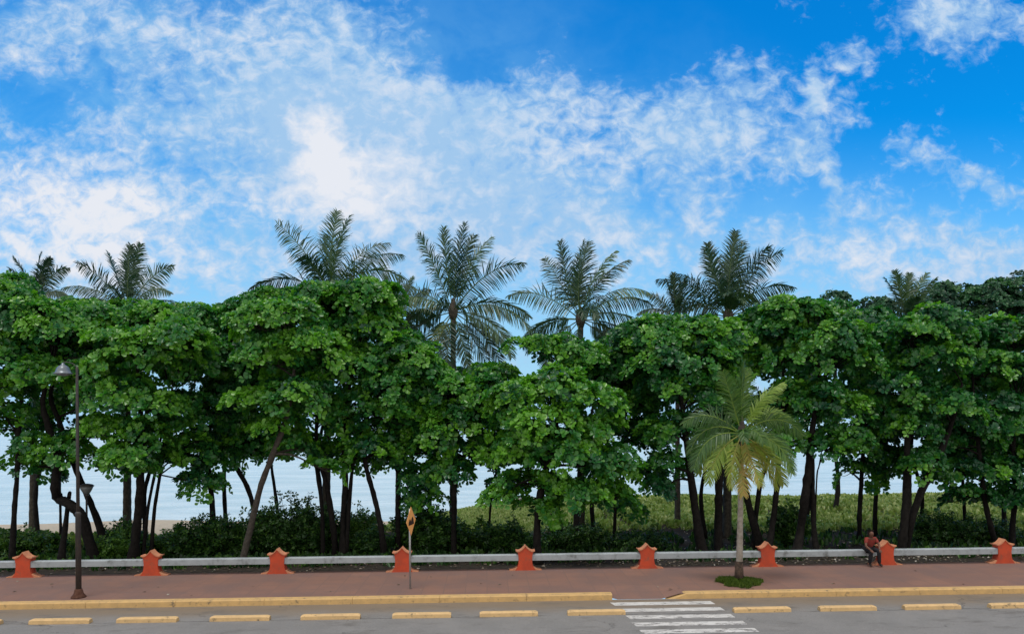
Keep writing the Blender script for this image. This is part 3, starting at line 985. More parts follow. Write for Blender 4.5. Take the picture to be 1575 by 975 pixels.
# ------------------------------------------------------------------ shrubs and ground cover
def shrub(label, px, py, w_px, h_px, depth, tint=.4, leaf=.13, big=False):
    p = at(px, py, depth)
    s = depth / F
    gz = float(ground_z(p.x, p.y))
    root = empty('shrub', (p.x, p.y, gz))
    tag(root, label, 'shrub', 'shrubs under the trees')
    hw, hh = w_px * s / 2, h_px * s * .88
    tint = min(1, tint + .14)
    n = int(13 + 27 * hw * hh)
    m = MB()
    P, A, S, T = [], [], [], []
    for i in range(n):
        an = random.uniform(0, 6.283)
        rr = math.sqrt(random.random())
        top = np.array([hw * rr * math.cos(an), 0.7 * hw * rr * math.sin(an), hh * random.uniform(.45, 1.0) * (1 - .45 * rr * rr)])
        base = np.array([top[0] * .25, top[1] * .25, -0.05])
        mid = .5 * (top + base) + np.array([random.uniform(-.1, .1), random.uniform(-.1, .1), .08])
        ln = curve([base, mid, top], 4)
        m.tube([q + np.array(root.location) for q in ln], np.linspace(.016, .005, len(ln)), 5)
        for q in ln[2:]:
            k = 3
            P.append(np.repeat(q[None], k, 0) + rng.normal(0, .09, (k, 3)))
            A.append(unit(rng.normal(0, .6, (k, 3)) + np.array([0, -.2, 1.0])))
            S.append(rng.uniform(.8, 1.25, k) * leaf)
            T.append(np.clip(tint + rng.normal(0, .15, k), 0, 1))
    m.build('stem', M['bark'], root)
    me = rosettes_to_leaves('foliage', np.concatenate(P), np.concatenate(A), np.concatenate(S), np.concatenate(T), 6, (-.1, .8),
                            width=1.1 if big else .8)
    link('foliage', me, M['shrub'], root)
    return root


SHRUBS = [
    ('low leafy shrub at the left edge beside the slender trunk', 30, 845, 110, 48, 29.5, .55, .14),
    ('shrub between thin sapling and crooked trunk', 70, 845, 70, 45, 30, .5, .12),
    ('shrub with fine upright twigs behind the globe lamp', 185, 848, 80, 66, 29.5, .45, .12),
    ('light green low shrub at the foot of the leaning trunk', 175, 850, 70, 48, 28.2, .75, .12),
    ('shrub right of the two slim trunks, sand behind it', 262, 845, 80, 46, 30, .55, .12),
    ('broad dark shrub around the trunk left of the pale leaning one', 320, 848, 130, 82, 29, .32, .13),
    ('dark tall shrub in the notch of the V of two leaning trunks', 398, 848, 90, 92, 29.5, .28, .12),
    ('bushy dark shrub with the highest top, right of the pale leaning trunk', 448, 848, 120, 112, 29.6, .32, .12),
    ('dark shrub at the foot of the paired trunks', 490, 850, 80, 95, 29.2, .3, .12),
    ('bright green low shrub right of the forked trunk', 550, 848, 80, 75, 30, .75, .12),
    ('dark low shrub around the foot of the curved trunk', 575, 852, 70, 48, 28.6, .3, .12),
    ('tall leafy shrub behind the yellow sign', 650, 850, 100, 95, 29.4, .4, .13),
    ('dark shrub between the sign and the straight trunk', 685, 852, 80, 70, 28.6, .32, .12),
    ('green low shrub in front of the meadow', 735, 850, 110, 52, 29.5, .72, .12),
    ('low dark shrub below the left side of the rounded crown', 785, 853, 90, 60, 28.6, .3, .13),
    ('dark shrub below the right side of the rounded crown', 880, 853, 120, 55, 29.6, .3, .12),
    ('low dark shrub behind the fifth and sixth rail', 985, 853, 110, 42, 29.6, .25, .11),
    ('small shrub with paddle leaves right of the palm trunk', 1212, 848, 60, 85, 29.8, .35, .15),
    ('dull shrub left of the two slanted trunks at the right', 1450, 852, 120, 60, 29.6, .25, .11),
    ('dusty brown green shrub near the right edge', 1510, 850, 110, 55, 30.5, .3, .11),
]
for s_ in SHRUBS:
    shrub(*s_)


def blades(name, X, Y, hmin, hmax, wid, mat, tint_mu, lean=.45, label_kind='stuff', per=9, spread=.12, zf=ground_z):
    n = len(X)
    Z = zf(X, Y)
    pos = np.stack([X, Y, Z - .02], 1)
    pos = np.repeat(pos, per, 0)
    pos[:, :2] += rng.normal(0, spread, (len(pos), 2))
    an = rng.uniform(0, 6.283, len(pos))
    le = np.abs(rng.normal(0, lean, len(pos)))
    d = np.stack([np.cos(an) * np.sin(le), np.sin(an) * np.sin(le), np.cos(le)], 1)
    nr = unit(np.stack([-np.cos(an), -np.sin(an), np.full(len(an), .6)], 1) + rng.normal(0, .2, (len(an), 3)))
    nr = -nr
    nr[:, 2] = np.abs(nr[:, 2])
    L = rng.uniform(hmin, hmax, len(pos))
    clump = np.repeat(rng.normal(0, .2, n), per)
    tt = np.clip(tint_mu + clump + rng.normal(0, .16, len(pos)), 0, 1)
    me = leaves_mesh(name, pos, d, nr, L, tt, width=wid, fold=.3, droop=.35)
    return tag(link(name, me, mat), kind=label_kind)


# dune plants on the right, beyond the shade of the trees
n = 6400
X = rng.uniform(3.5, 36, n)
Y = rng.uniform(32.0, 51, n) 
keep = (Y > 33.5 - .8 * np.sin(X * .6)) & (rng.uniform(0, 1, n) < .9)
o = blades('dune_plants', X[keep], Y[keep], .16, .34, .8, M['dune'], .60, 1.15)
# meadow in the middle
n = 5000
X = rng.uniform(-5.5, 3.6, n)
Y = rng.uniform(35.5, 47, n)
keep = (Y < 37.5 + 11 * smooth01(-6, -2, X)) & (Y > 35.5)
blades('meadow_grass', X[keep], Y[keep], .10, .24, .5, M['dune'], .78, 1.15)
# left: creeping plants at the edge of the sand
n = 1500
X = rng.uniform(-30, -5, n)
Y = rng.uniform(30.5, 34.5, n)
blades('creeping_plants', X, Y, .18, .42, .8, M['dune'], .30, .6)
# weeds in the shade between the trees
n = 2600
X = rng.uniform(-24, 24, n)
Y = rng.uniform(25.6, 33, n)
kp = (X < 4) | (rng.uniform(0, 1, n) < .45)
X, Y = X[kp], Y[kp]
blades('undergrowth', X, Y, .10, .34, .7, M['shrub'], .35, .6, per=7)

# fallen leaves: along the railing and scattered over the soil
n = 3000
X = rng.uniform(-24, 24, n) * rng.choice([1, 1, .9], n)
X = np.where(rng.uniform(0, 1, n) < .35, np.abs(X), X)
Y = np.where(rng.uniform(0, 1, n) < .18, rng.uniform(24.3, 26.2, n), rng.uniform(25, 34, n))
pos = np.stack([X, Y, ground_z(X, Y) + .03], 1)
an = rng.uniform(0, 6.283, n)
d = np.stack([np.cos(an), np.sin(an), rng.normal(.1, .2, n)], 1)
nr = unit(np.array([0, 0, 1.0]) + rng.normal(0, .35, (n, 3)))
tt = np.clip(rng.beta(1.2, 2.0, n), 0, 1)
tt[X > 4] = np.clip(tt[X > 4] + .25, 0, 1)
me = leaves_mesh('fallen_leaves', pos, d, nr, rng.uniform(.05, .14, n), tt, width=1.0, fold=.4)
tag(link('fallen_leaves', me, M['litter']), kind='stuff')
n = 36
X = rng.uniform(-18, 18, n)
Y = 20.9 + 3.6 * rng.uniform(0, 1, n)
pos = np.stack([X, Y, np.full(n, .012)], 1)
an = rng.uniform(0, 6.283, n)
d = np.stack([np.cos(an), np.sin(an), np.zeros(n)], 1)
nr = unit(np.array([0, 0, 1.0]) + rng.normal(0, .15, (n, 3)))
me = leaves_mesh('leaf_scraps', pos, d, nr, rng.uniform(.05, .13, n), np.clip(rng.beta(1, 1.4, n), 0, 1), fold=.25)
tag(link('leaf_scraps', me, M['litter']), kind='stuff')


# ------------------------------------------------------------------ palms
def frond_mesh(base, d0, length, droop, tint, nl=70, lw=.046, ll=.72, twist=0.0, fwd=.5, hang=.22, wind=(0.25, 0.0, 0.0), dead=0.0, dens=1.0):
    """one pinnate leaf: stalk tube mesh data + leaflets; returns verts, quads, tint"""
    d = np.array(d0, dtype=float)
    d /= np.linalg.norm(d)
    N = 22
    p = np.array(base, dtype=float)
    pts, dirs = [p.copy()], [d.copy()]
    g = np.array([0, 0, -1.0])
    for i in range(N):
        s = (i + 1) / N
        d = d + (g * droop * (0.5 + 1.6 * s) + np.array(wind) * .8) / N * 1.4
        d /= np.linalg.norm(d)
        p = p + d * length / N
        pts.append(p.copy())
        dirs.append(d.copy())
    pts, dirs = np.array(pts), np.array(dirs)
    V, Q, T = [], [], []
    # stalk
    sd = unit(np.cross(dirs, np.array([0, 0, 1.0]) + 1e-3 * np.array([1, 0.3, 0])))
    c, s_ = math.cos(twist), math.sin(twist)
    up = unit(np.cross(sd, dirs))
    sd, up = sd * c + up * s_, up * c - sd * s_
    for i in range(N + 1):
        r = .030 * (1 - .85 * i / N) * (length / 3.0) ** .5
        V += [pts[i] + sd[i] * r, pts[i] + up[i] * r * .8, pts[i] - sd[i] * r, pts[i] - up[i] * r * .6]
    for i in range(N):
        for j in range(4):
            k = (j + 1) % 4
            Q.append((i * 4 + j, i * 4 + k, i * 4 + 4 + k, i * 4 + 4 + j))
            T.append(min(2.0, .9 + dead * .8))
    # leaflets
    for side in (-1, 1):
        for k in range(nl):
            if random.random() > dens:
                continue
            t = .16 + .84 * (k + random.uniform(-.25, .25)) / nl
            t = min(t, .995)
            f = t * N
            i = min(int(f), N - 1)
            q = pts[i] * (1 - (f - i)) + pts[i + 1] * (f - i)
            dd = dirs[i]
            prof = (math.sin(math.pi * min(1, (t - .10) / .92)) ** .6) * (1.0 - .45 * t)
            L = ll * length / 3.0 * prof * random.uniform(.85, 1.1) + .08
            fw = fwd + .75 * t * t
            ld = dd * fw + side * sd[i] * 1.0 + up[i] * random.uniform(.05, .30)
            ld /= np.linalg.norm(ld)
            ld = ld + np.array(wind) * .30 + g * hang * abs(dd[0]) ** 1.5 + rng.normal(0, .085, 3)
            ld /= np.linalg.norm(ld)
            wv = np.cross(ld, up[i])
            wv /= np.linalg.norm(wv) + 1e-9
            wv = wv * .8 + up[i] * random.uniform(-.5, .5)
            w0 = lw * random.uniform(.8, 1.2)
            m1 = q + ld * L * .5 + g * L * .05
            l2 = ld + g * random.uniform(.20, .70)
            l2 /= np.linalg.norm(l2)
            m2 = m1 + l2 * L * .5
            b = len(V)
            V += [q - wv * w0 * .4, q + wv * w0 * .4, m1 + wv * w0 * .55, m1 - wv * w0 * .55, m2 + wv * .004, m2 - wv * .004]
            tt = np.clip(tint + rng.normal(0, .10), 0, 1)
            if dead:
                tt = tint * (1 - dead) + dead * (1.0 + random.uniform(.3, 1.0))
            Q += [(b, b + 1, b + 2, b + 3), (b + 3, b + 2, b + 4, b + 5)]
            T += [tt, tt]
    return np.array(V), np.array(Q), np.array(T)


def palm(label, depth, foot_px, crown_px, trunk_r, fronds, length_px, tint=.35, mat='palm', name='coconut_palm', group='coconut palms behind the trees',
         bark='palm_bark', ll=.86, nl=50, lw=.046, wind=(.15, 0, 0), foot_z=None, bend=0.0, hang=.75, sheath=True):
    c = np.array(at(crown_px[0], crown_px[1], depth))
    f = np.array(at(foot_px, 800, depth))
    f[2] = float(ground_z(f[0], f[1])) if foot_z is None else foot_z
    root = empty(name, tuple(f))
    tag(root, label, 'palm tree', group)
    mid = .5 * (f + c) + np.array([bend, 0, 0])
    ln = curve([f - np.array([0, 0, .1]), .75 * f + .25 * c + np.array([bend * .6, 0, 0]), mid, c], 12)
    m = MB()
    rr = [trunk_r * (1.25 - .5 * i / (len(ln) - 1)) * (1 + (.05 if i % 2 else -.03)) for i in range(len(ln))]
    rr[0] *= 1.25
    m.tube(ln, rr, 12)
    m.build('trunk', M[bark], root)
    s = depth / F
    for fr in fronds:
        ang, lscale, toward = fr[0], fr[1], fr[2]
        droop = fr[3] if len(fr) > 3 else .55
        dead = fr[4] if len(fr) > 4 else 0.0
        ang += random.uniform(-5, 5)
        droop = droop * random.uniform(.9, 1.5) + .10 + .22 * abs(math.cos(R(ang)))
        a = R(ang)
        t = R(toward)
        d0 = np.array([math.cos(a) * math.cos(t), -math.sin(t), math.sin(a) * math.cos(t)])
        V, Q, T = frond_mesh(c + d0 * .06, d0, length_px * s * lscale, droop, np.clip(tint + random.uniform(-.4, .42), 0, 1), nl=int(nl * 1.3) if 66 < ang < 118 else nl, lw=lw, ll=ll,
                             twist=random.choice((-1, 1)) * (random.uniform(.25, .9) if 66 < ang < 118 else random.uniform(0, .25) if 245 < ang < 290 else random.uniform(.6, 1.35)), fwd=.85 if 66 < ang < 118 else .5, hang=hang, wind=wind, dead=dead)
        me = uniform_mesh('frond', V - f, Q, T)
        link('frond', me, M[mat], root)
    if sheath:
        mb_ = MB()
        rs = trunk_r
        mb_.lathe([(rs * .8, -.35), (rs * 1.35, -.1), (rs * 1.5, .1), (rs * .9, .35), (rs * .2, .6)], tuple(c), 10)
        mb_.build('crown_sheath', M['palm_bark'], root)
    return root


palm('coconut palm, the tallest, left of centre above bright crowns', 31.5, 500, (508, 452), .15,
     [(150, 1.05, 5, .35), (163, .9, 25, .5), (118, 1.15, 0, .18), (104, 1.0, -20, .2), (93, 1.12, -5, .15), (80, 1.05, 15, .3), (66, 1.1, -10, .35), (52, 1.15, 0, .35),
      (38, 1.1, 10, .45), (24, 1.05, 0, .5), (8, .95, 10, .6), (-12, .8, 0, .5), (188, .9, 0, .5), (95, .65, 60, .9), (75, .7, 50, 1.0), (140, .8, -30, .4), (40, .8, -40, .5), (110, .8, 35, .6)],
     116, .30)
palm('coconut palm with bare dark stem visible against the sky', 31.0, 697, (697, 480), .14,
     [(92, 1.15, 0, .12), (101, 1.05, 8, .15), (83, 1.1, -8, .18), (72, 1.1, 0, .22), (60, 1.15, 5, .28), (112, 1.1, 0, .22), (138, 1.05, 0, .35), (150, .95, 15, .45), (165, .8, 0, .5),
      (30, 1.05, 0, .45), (18, 1.15, 5, .5), (5, 1.05, 10, .6), (-10, .9, 0, .5), (-30, 1.0, 0, .35), (-52, 1.05, 0, .3), (195, .9, 5, .5), (218, .95, 0, .3, .25), (240, .9, 10, .25, .45),
      (260, .8, 15, .2), (-70, .8, 20, .2), (60, .6, 55, .9), (130, .6, 50, .9)],
     118, .30)
palm('coconut palm with fan blown to the right, right of the bare stemmed one', 31.5, 893, (893, 492), .15,
     [(118, 1.05, -10, .18), (108, 1.1, 0, .12), (99, 1.05, 10, .15), (90, 1.12, -5, .18), (80, 1.05, 5, .25), (68, 1.1, 0, .32), (56, 1.1, 5, .4), (42, 1.1, 0, .42), (28, 1.0, 10, .5),
      (140, 1.1, 0, .4), (168, .95, 0, .4), (178, 1.0, 15, .45), (205, .9, 0, .4), (228, 1.1, 0, .3), (5, 1.0, 10, .45), (-12, .9, 5, .4), (-30, .9, 0, .4), (245, .8, 20, .3), (85, .65, 55, .8), (110, .6, 50, .8)],
     112, .30, wind=(.32, 0, 0))
palm('coconut palm with dense upright fan, above and left of small street palm', 32.0, 1118, (1120, 488), .16,
     [(110, 1.0, 5, .15), (102, 1.1, -8, .1), (95, 1.12, 0, .1), (88, 1.15, 8, .12), (80, 1.12, -6, .14), (72, 1.1, 5, .18), (62, 1.2, 0, .25), (50, 1.0, 10, .35), (122, .95, 0, .25),
      (135, 1.15, 0, .3), (148, .9, 10, .45), (34, 1.25, 0, .38), (22, 1.1, 5, .45), (12, .85, 0, .45), (165, .85, 10, .5), (92, .7, 45, .6), (76, .7, 40, .6), (106, .7, 35, .6), (178, .7, 5, .4)],
     112, .28)
palm('coconut palm half sunk in the crowns at upper left, thin fronds', 33.0, 195, (197, 478), .15,
     [(152, 1.0, 0, .35), (138, 1.1, 5, .28), (122, 1.12, 0, .22), (106, 1.05, -5, .15), (90, 1.05, 5, .15), (82, 1.1, 0, .18), (66, 1.05, 0, .3), (52, .9, 10, .4), (28, 1.1, 0, .42), (165, 1.0, 5, .4), (95, .7, 40, .6), (14, .7, 0, .4)],
     92, .25)
palm('tuft of a coconut palm at the far left above the crowns', 35.0, 50, (55, 460), .14,
     [(125, .9, 0, .3), (108, 1.0, 5, .2), (92, 1.05, 0, .15), (78, 1.0, 5, .25), (62, 1.05, 0, .4), (40, .8, 0, .5), (145, .8, 0, .4), (-10, .8, 0, .5), (-40, .7, 0, .4), (95, .7, 35, .5)],
     66, .28)
palm('coconut palm wide and low, rightmost, with dull fronds', 34.0, 1396, (1397, 498), .15,
     [(115, 1.05, 0, .15), (104, 1.1, 5, .12), (92, 1.05, -5, .12), (80, 1.1, 0, .12), (70, 1.05, 5, .18), (135, 1.0, 0, .25), (155, .9, 0, .3), (45, 1.0, 0, .3), (20, .95, 0, .35), (175, .8, 0, .3),
      (5, .9, 5, .3), (195, .8, 5, .3), (-15, .8, 0, .3), (92, .7, 40, .4), (75, .8, 35, .4), (105, .8, 35, .4)],
     76, .40)
palm('small palm tuft squeezed between the two tall palms left of centre', 36.0, 612, (614, 490), .12,
     [(120, .9, 0, .2), (105, 1.0, 0, .15), (92, 1.0, 5, .2), (78, 1.0, 0, .3), (60, 1.0, 0, .45), (40, .9, 0, .5), (150, .9, 0, .4), (20, .8, 0, .5), (200, .8, 0, .4), (-20, .8, 0, .4), (90, .7, 40, .6)],
     66, .38)
palm('small palm tuft just left of the dense upright fan', 36.0, 1042, (1042, 488), .12,
     [(128, 1.0, 0, .2), (112, 1.0, 0, .15), (98, 1.1, 5, .12), (86, 1.05, 0, .15), (72, .95, 0, .25), (150, 1.1, 0, .35), (168, .9, 0, .4), (50, .8, 0, .4), (95, .7, 35, .5)],
     60, .28)

# the young palm by the kerb
pn = palm('young coconut palm with whitish stem and browning lower fronds in front of railing', 21.75, 1136, (1141, 668), .085,
          [(97, 1.10, 0, .10), (109, 1.0, 5, .15), (85, 1.0, -5, .15), (72, 1.0, 5, .25), (132, .98, -10, .55), (148, 1.02, 0, .75), (168, 1.05, 5, .85), (55, 1.02, -10, .5), (40, 1.05, 5, .65),
           (22, 1.08, 0, .85), (8, 1.05, 10, .9), (-8, .98, -15, .8, .25), (190, .95, -10, .8, .2), (206, .98, 15, .5, .5), (232, .9, 30, .5, .65), (-34, .98, 15, .5, .6), (-56, .95, 30, .4, .6), (262, .95, 22, .1, .95),
           (276, .85, 32, .1, .75), (118, .55, 55, .9), (62, .55, 55, .9)],
          100, .55, 'palm_near', group=None, bark='white_bark', ll=.82, nl=58, lw=.030, wind=(.12, 0, 0), hang=.55, foot_z=0.02, bend=.0)
m = MB()
f0 = Vector(pn.location)
m.tube([f0 + Vector((0, 0, .05)), f0 + Vector((.004, 0, .3)), f0 + Vector((.008, 0, .62))], [.132, .124, .113], 12, wob=.03)
m.build('burnt_foot', M['band'], pn)
# grass round its foot
m = MB()
gc = on_z(1136, 903, 0.0)
m.lathe([(.56, -.02), (.50, .025), (.36, .06), (.02, .085)], (f0.x, f0.y - .05, 0.0), 24)
gm = tag(m.build('grass_mound', M['soil']), 'small round grass patch around the foot of the young palm', 'grass patch')
n = 1300
an = rng.uniform(0, 6.283, n)
rr = (.62 + .10 * np.sin(3 * an + 1) + .06 * np.sin(7 * an)) * np.sqrt(rng.uniform(0, 1, n))
go = blades('grass', f0.x + rr * np.cos(an), f0.y - .05 + rr * np.sin(an), .05, .12, .18, M['grass'], .5, .6, per=4, spread=.02,
            zf=lambda x, y: np.maximum(.012, .085 - .11 * np.hypot(x - f0.x, y - f0.y + .05)))
go.parent = gm


# ------------------------------------------------------------------ railing
RY = 24.17
SP = 4.0
PX = [1.257 + SP * (k - 4) for k in range(9)]
PLAB = ['orange railing post at the far left, leftmost of nine', 'orange railing post right of the street lamp',
        'orange railing post at the foot of the pale leaning trunk', 'orange railing post behind the yellow sign pole',
        'orange railing post below the big rounded tree, middle of the nine', 'orange railing post opposite the gap in the yellow kerb',
        'orange railing post just right of the young palm stem', 'dull orange railing post beside the seated person',
        'dull orange railing post at the right edge of the photo']


def gable(x):
    """concave roof line of the post: peak .80 in the middle, turned-up tips"""
    a = abs(x) / .30
    return .800 - .20 * (1 - (1 - a) ** 2.0) + .035 * a ** 4


def make_post(x):
    root = empty('railing_post', (x, RY, 0))
    hy = .14
    side = [(.225, .24), (.22, .36), (.225, .46), (.24, .54), (.262, .60)]
    base = [(.34, -.25), (.34, 0.0), (.30, .05), (.262, .10), (.238, .17)]
    right = base + side
    top = [(xx, gable(xx) - .022) for xx in np.linspace(.27, -.27, 13)]
    left = [(-a, b) for a, b in reversed(right)]
    m = MB()
    m.prism([(x + a, b) for a, b in right + top + left], RY - hy, RY + hy)
    m.build('body', M['orange'], root)
    xs = np.linspace(-.31, .31, 17)
    m = MB()
    up_ = [(x + a, gable(a) + .012) for a in xs]
    dn = [(x + a, gable(a) - .024) for a in xs[::-1]]
    m.prism(dn[::-1] + up_[::-1], RY - hy - .02, RY + hy + .02)
    m.build('cap', M['cream'], root)
    for s in (-1, 1):
        m = MB()
        poly = [(.342, -.2), (.302, .052), (.264, .102), (.276, .115), (.325, .072), (.40, .040), (.525, .020), (.53, -.2)]
        if s < 0:
            poly = [(-a, b) for a, b in reversed(poly)]
        m.prism([(x + a, b) for a, b in poly], RY - hy + .004, RY + hy - .004)
        m.build('foot', M['cream'], root)
    return root


post0 = make_post(PX[0])
parts = list(post0.children)
for k in range(9):
    r = post0
    if k:
        r = post0.copy()
        COL.objects.link(r)
        r.location = (PX[k], RY, 0)
        for ch in parts:
            c = ch.copy()
            COL.objects.link(c)
            c.parent = r
    tag(r, PLAB[k], 'railing post', 'orange posts of the railing')

rl0 = None
RLAB = ['pale concrete rail cut off by the left edge of the photo', 'pale concrete rail passing behind the street lamp',
        'pale concrete rail in front of the pale leaning trunk', 'pale concrete rail left of the yellow sign',
        'pale concrete rail right of the yellow sign', 'pale concrete rail below the rounded tree, left of kerb gap',
        'pale concrete rail crossed by the young palm stem', 'pale concrete rail the person sits on',
        'pale concrete rail between the two rightmost posts', 'pale concrete rail cut off by the right edge of the photo']
for k in range(10):
    x0 = PX[0] + SP * (k - 1) + .224
    if rl0 is None:
        m = MB()
        n_ = 9
        ring = []
        for i in range(n_):
            xx = (SP - .448) * i / (n_ - 1)
            w_ = .003 * math.sin(i * 2.1)
            ring.append([(xx, -.11 + w_, .31), (xx, -.11 + w_, .482), (xx, -.09, .505 + w_), (xx, .09, .505), (xx, .11, .482), (xx, .11, .31)])
        m.tube_rings(ring, False)
        rl0 = m.build('concrete_rail', M['rail'])
        r = rl0
    else:
        r = rl0.copy()
        COL.objects.link(r)
    r.location = (x0, RY, 0)
    tag(r, RLAB[k], 'rail', 'concrete rails of the railing')

# ------------------------------------------------------------------ lane separators
SX = [(-92, 2), (47, 140), (180, 275), (325, 415), (465, 553), (606, 692), (738, 827), (872, 962), (1128, 1215), (1258, 1348), (1390, 1475), (1520, 1608)]
SLAB = ['yellow lane separator barely showing at the left edge', 'yellow lane separator nearest the street lamp, slightly left of it',
        'yellow lane separator in front of the second orange post', 'yellow lane separator left of the third orange post',
        'yellow lane separator right of the third orange post', 'yellow lane separator in front of the yellow sign pole',
        'yellow lane separator in front of the middle orange post', 'yellow lane separator ending at the left side of the zebra crossing',
        'yellow lane separator starting at the right side of the zebra crossing', 'second yellow lane separator right of the zebra crossing',
        'third yellow lane separator right of the zebra crossing', 'yellow lane separator cut off by the right edge']
SYL = 18.98
sep0 = None
for k, (a, b) in enumerate(SX):
    yy = 958 - (a + b - 187) / 2 * (958 - 934) / 1457
    cx = at((a + b) / 2, yy, SYL).x
    if sep0 is None:
        m = MB()
        L = .745
        rings = []
        for xx, sc in ((-L, .80), (-L + .05, .96), (-L + .08, 1.0), (0, 1.0), (L - .08, 1.0), (L - .05, .96), (L, .80)):
            h = .118 * sc
            rings.append([(xx, -.095, 0), (xx, -.085, h * .75), (xx, -.055, h), (xx, .055, h), (xx, .085, h * .75), (xx, .095, 0)])
        m.tube_rings(rings, False)
        sep0 = m.build('lane_separator', M['stop'])
        o = sep0
    else:
        o = sep0.copy()
        COL.objects.link(o)
    o.location = (cx, SYL, -.149)
    o.rotation_euler = (0, 0, random.uniform(-.008, .008))
    tag(o, SLAB[k], 'lane separator', 'yellow separators along the cycle lane')

# ------------------------------------------------------------------ street lamp
lf = on_z(121, 918, 0)
lamp = empty('street_lamp', (lf.x, lf.y, 0))
tag(lamp, 'tall dark street lamp with a bell shaped head standing by the kerb at left', 'street lamp')
m = MB()
m.lathe([(.20, 0), (.19, .03), (.13, .10), (.105, .20), (.09, .24)], (lf.x, lf.y, 0), 16)
m.build('base', M['rust'], lamp)
hp = at(97, 574, lf.y - .1)
m = MB()
m.lathe([(.075, .2), (.070, 2.3), (.076, 2.32), (.076, 2.36), (.05, 2.40)], (lf.x, lf.y, 0), 14)
m.lathe([(.048, 2.39), (.042, 4.3), (.036, hp.z + .15), (.02, hp.z + .19)], (lf.x, lf.y, 0), 12)
m.build('pole', M['iron'], lamp)
m = MB()
m.tube(curve([(lf.x, lf.y, hp.z + .16), (lf.x - .10, lf.y - .03, hp.z + .27), (hp.x + .08, hp.y, hp.z + .31), (hp.x, hp.y, hp.z + .29)], 5), .016, 8)
m.build('arm', M['iron'], lamp)
m = MB()
m.lathe([(.245, -.02), (.245, .005), (.20, .02), (.185, .08), (.15, .16), (.11, .20), (.055, .23), (.035, .28), (.02, .29)], tuple(hp), 20)
hd = m.build('lamp_head', M['lamp_metal'], lamp)
m = MB()
m.lathe([(.06, -.075), (.15, -.05), (.19, -.022)], tuple(hp), 18)
g_ = m.build('lens', M['lamp_glass'], hd)
g_.location = -Vector((0, 0, 0))
for v in g_.data.vertices:      # parent offset: the head sits at the lamp's origin
    v.co = v.co + Vector(hd.location) - Vector(lamp.location)

# bowl lamp among the trees
bl = at(133, 750, 27.9)
gz = float(ground_z(bl.x, bl.y))
pl = empty('park_lamp', (bl.x, bl.y, gz))
tag(pl, 'short park lamp with a wide bowl shade, right of the street lamp pole', 'park lamp')
m = MB()
m.tube([(bl.x, bl.y, gz - .05), (bl.x, bl.y, bl.z - .28)], [.045, .035], 10)
m.lathe([(.05, -.34), (.075, -.30), (.085, -.24), (.06, -.22)], tuple(bl), 12)
m.build('pole', M['iron'], pl)
m = MB()
m.lathe([(.07, -.23), (.11, -.20), (.18, -.08), (.245, .06)], tuple(bl), 22)
m.build('bowl', M['lamp_glass'], pl)
m = MB()
m.lathe([(.262, .058), (.262, .075), (.20, .125), (.08, .155), (.01, .16)], tuple(bl), 22)
m.build('lid', M['iron'], pl)

# ------------------------------------------------------------------ yellow diamond sign, seen nearly edge on
sf = on_z(631, 905, 0)
sign = empty('road_sign', (sf.x, sf.y, 0))
tag(sign, 'yellow diamond warning sign on a thin steel pole, seen nearly edge on', 'road sign')
m = MB()
zt = at(632, 782, sf.y).z
m.tube([(sf.x, sf.y, 0), (sf.x, sf.y, zt)], .028, 10)
m.build('pole', M['steel'], sign)
zc = at(634, 801, sf.y).z
ROT = R(77)


def sign_pts(pts, off):
    out = []
    for a, b in pts:
        q = Matrix.Rotation(ROT, 3, 'Z') @ Vector((a, -off, b))
        out.append((sf.x + .034 + q.x, sf.y + q.y, zc + b))
    return out


def sign_prism(pts, o0, o1):
    m = MB()
    n_ = len(pts)
    vs = sign_pts(pts, o1) + sign_pts(pts, o0)
    m.add(vs, [tuple(range(n_)), tuple(range(2 * n_ - 1, n_ - 1, -1))] + [(i, i + n_, (i + 1) % n_ + n_, (i + 1) % n_) for i in range(n_)])
    return m


dm = .42
sign_prism([(-dm, 0), (0, -dm), (dm, 0), (0, dm)], 0, .006).build('plate', M['sign_yellow'], sign)
ROTSYM = [(-.24, -.11), (-.22, -.02), (-.15, .05), (-.10, .07), (-.05, .03), (-.02, -.02), (.03, .06), (.10, .12), (.17, .08), (.21, .0), (.24, -.06), (.24, -.11)]
sign_prism(ROTSYM, .006, .010).build('symbol', M['sign_black'], sign)

# ------------------------------------------------------------------ seated person
pc = at(1339, 843, RY - .02)
px0 = pc.x - .10
per = empty('person', (px0, RY - .1, .465))
per.scale = (.9, .9, .9)
tag(per, 'person in a dull red top and dark trousers sitting hunched on the rail', 'person')


def skin_mesh(name, verts, edges, radii, mat, parent, root_i=0, sub=2):
    me = bpy.data.meshes.new(name)
    me.from_pydata(verts, edges, [])
    o = link(name, me, None, parent)
    me.materials.append(mat)
    sk = o.modifiers.new('skin', 'SKIN')
    sk.use_smooth_shade = True
    for i, r in enumerate(radii):
        me.skin_vertices[0].data[i].radius = (r, r) if not hasattr(r, '__len__') else r
    me.skin_vertices[0].data[root_i].use_root = True
    ss = o.modifiers.new('sub', 'SUBSURF')
    ss.levels = ss.render_levels = sub
    return o


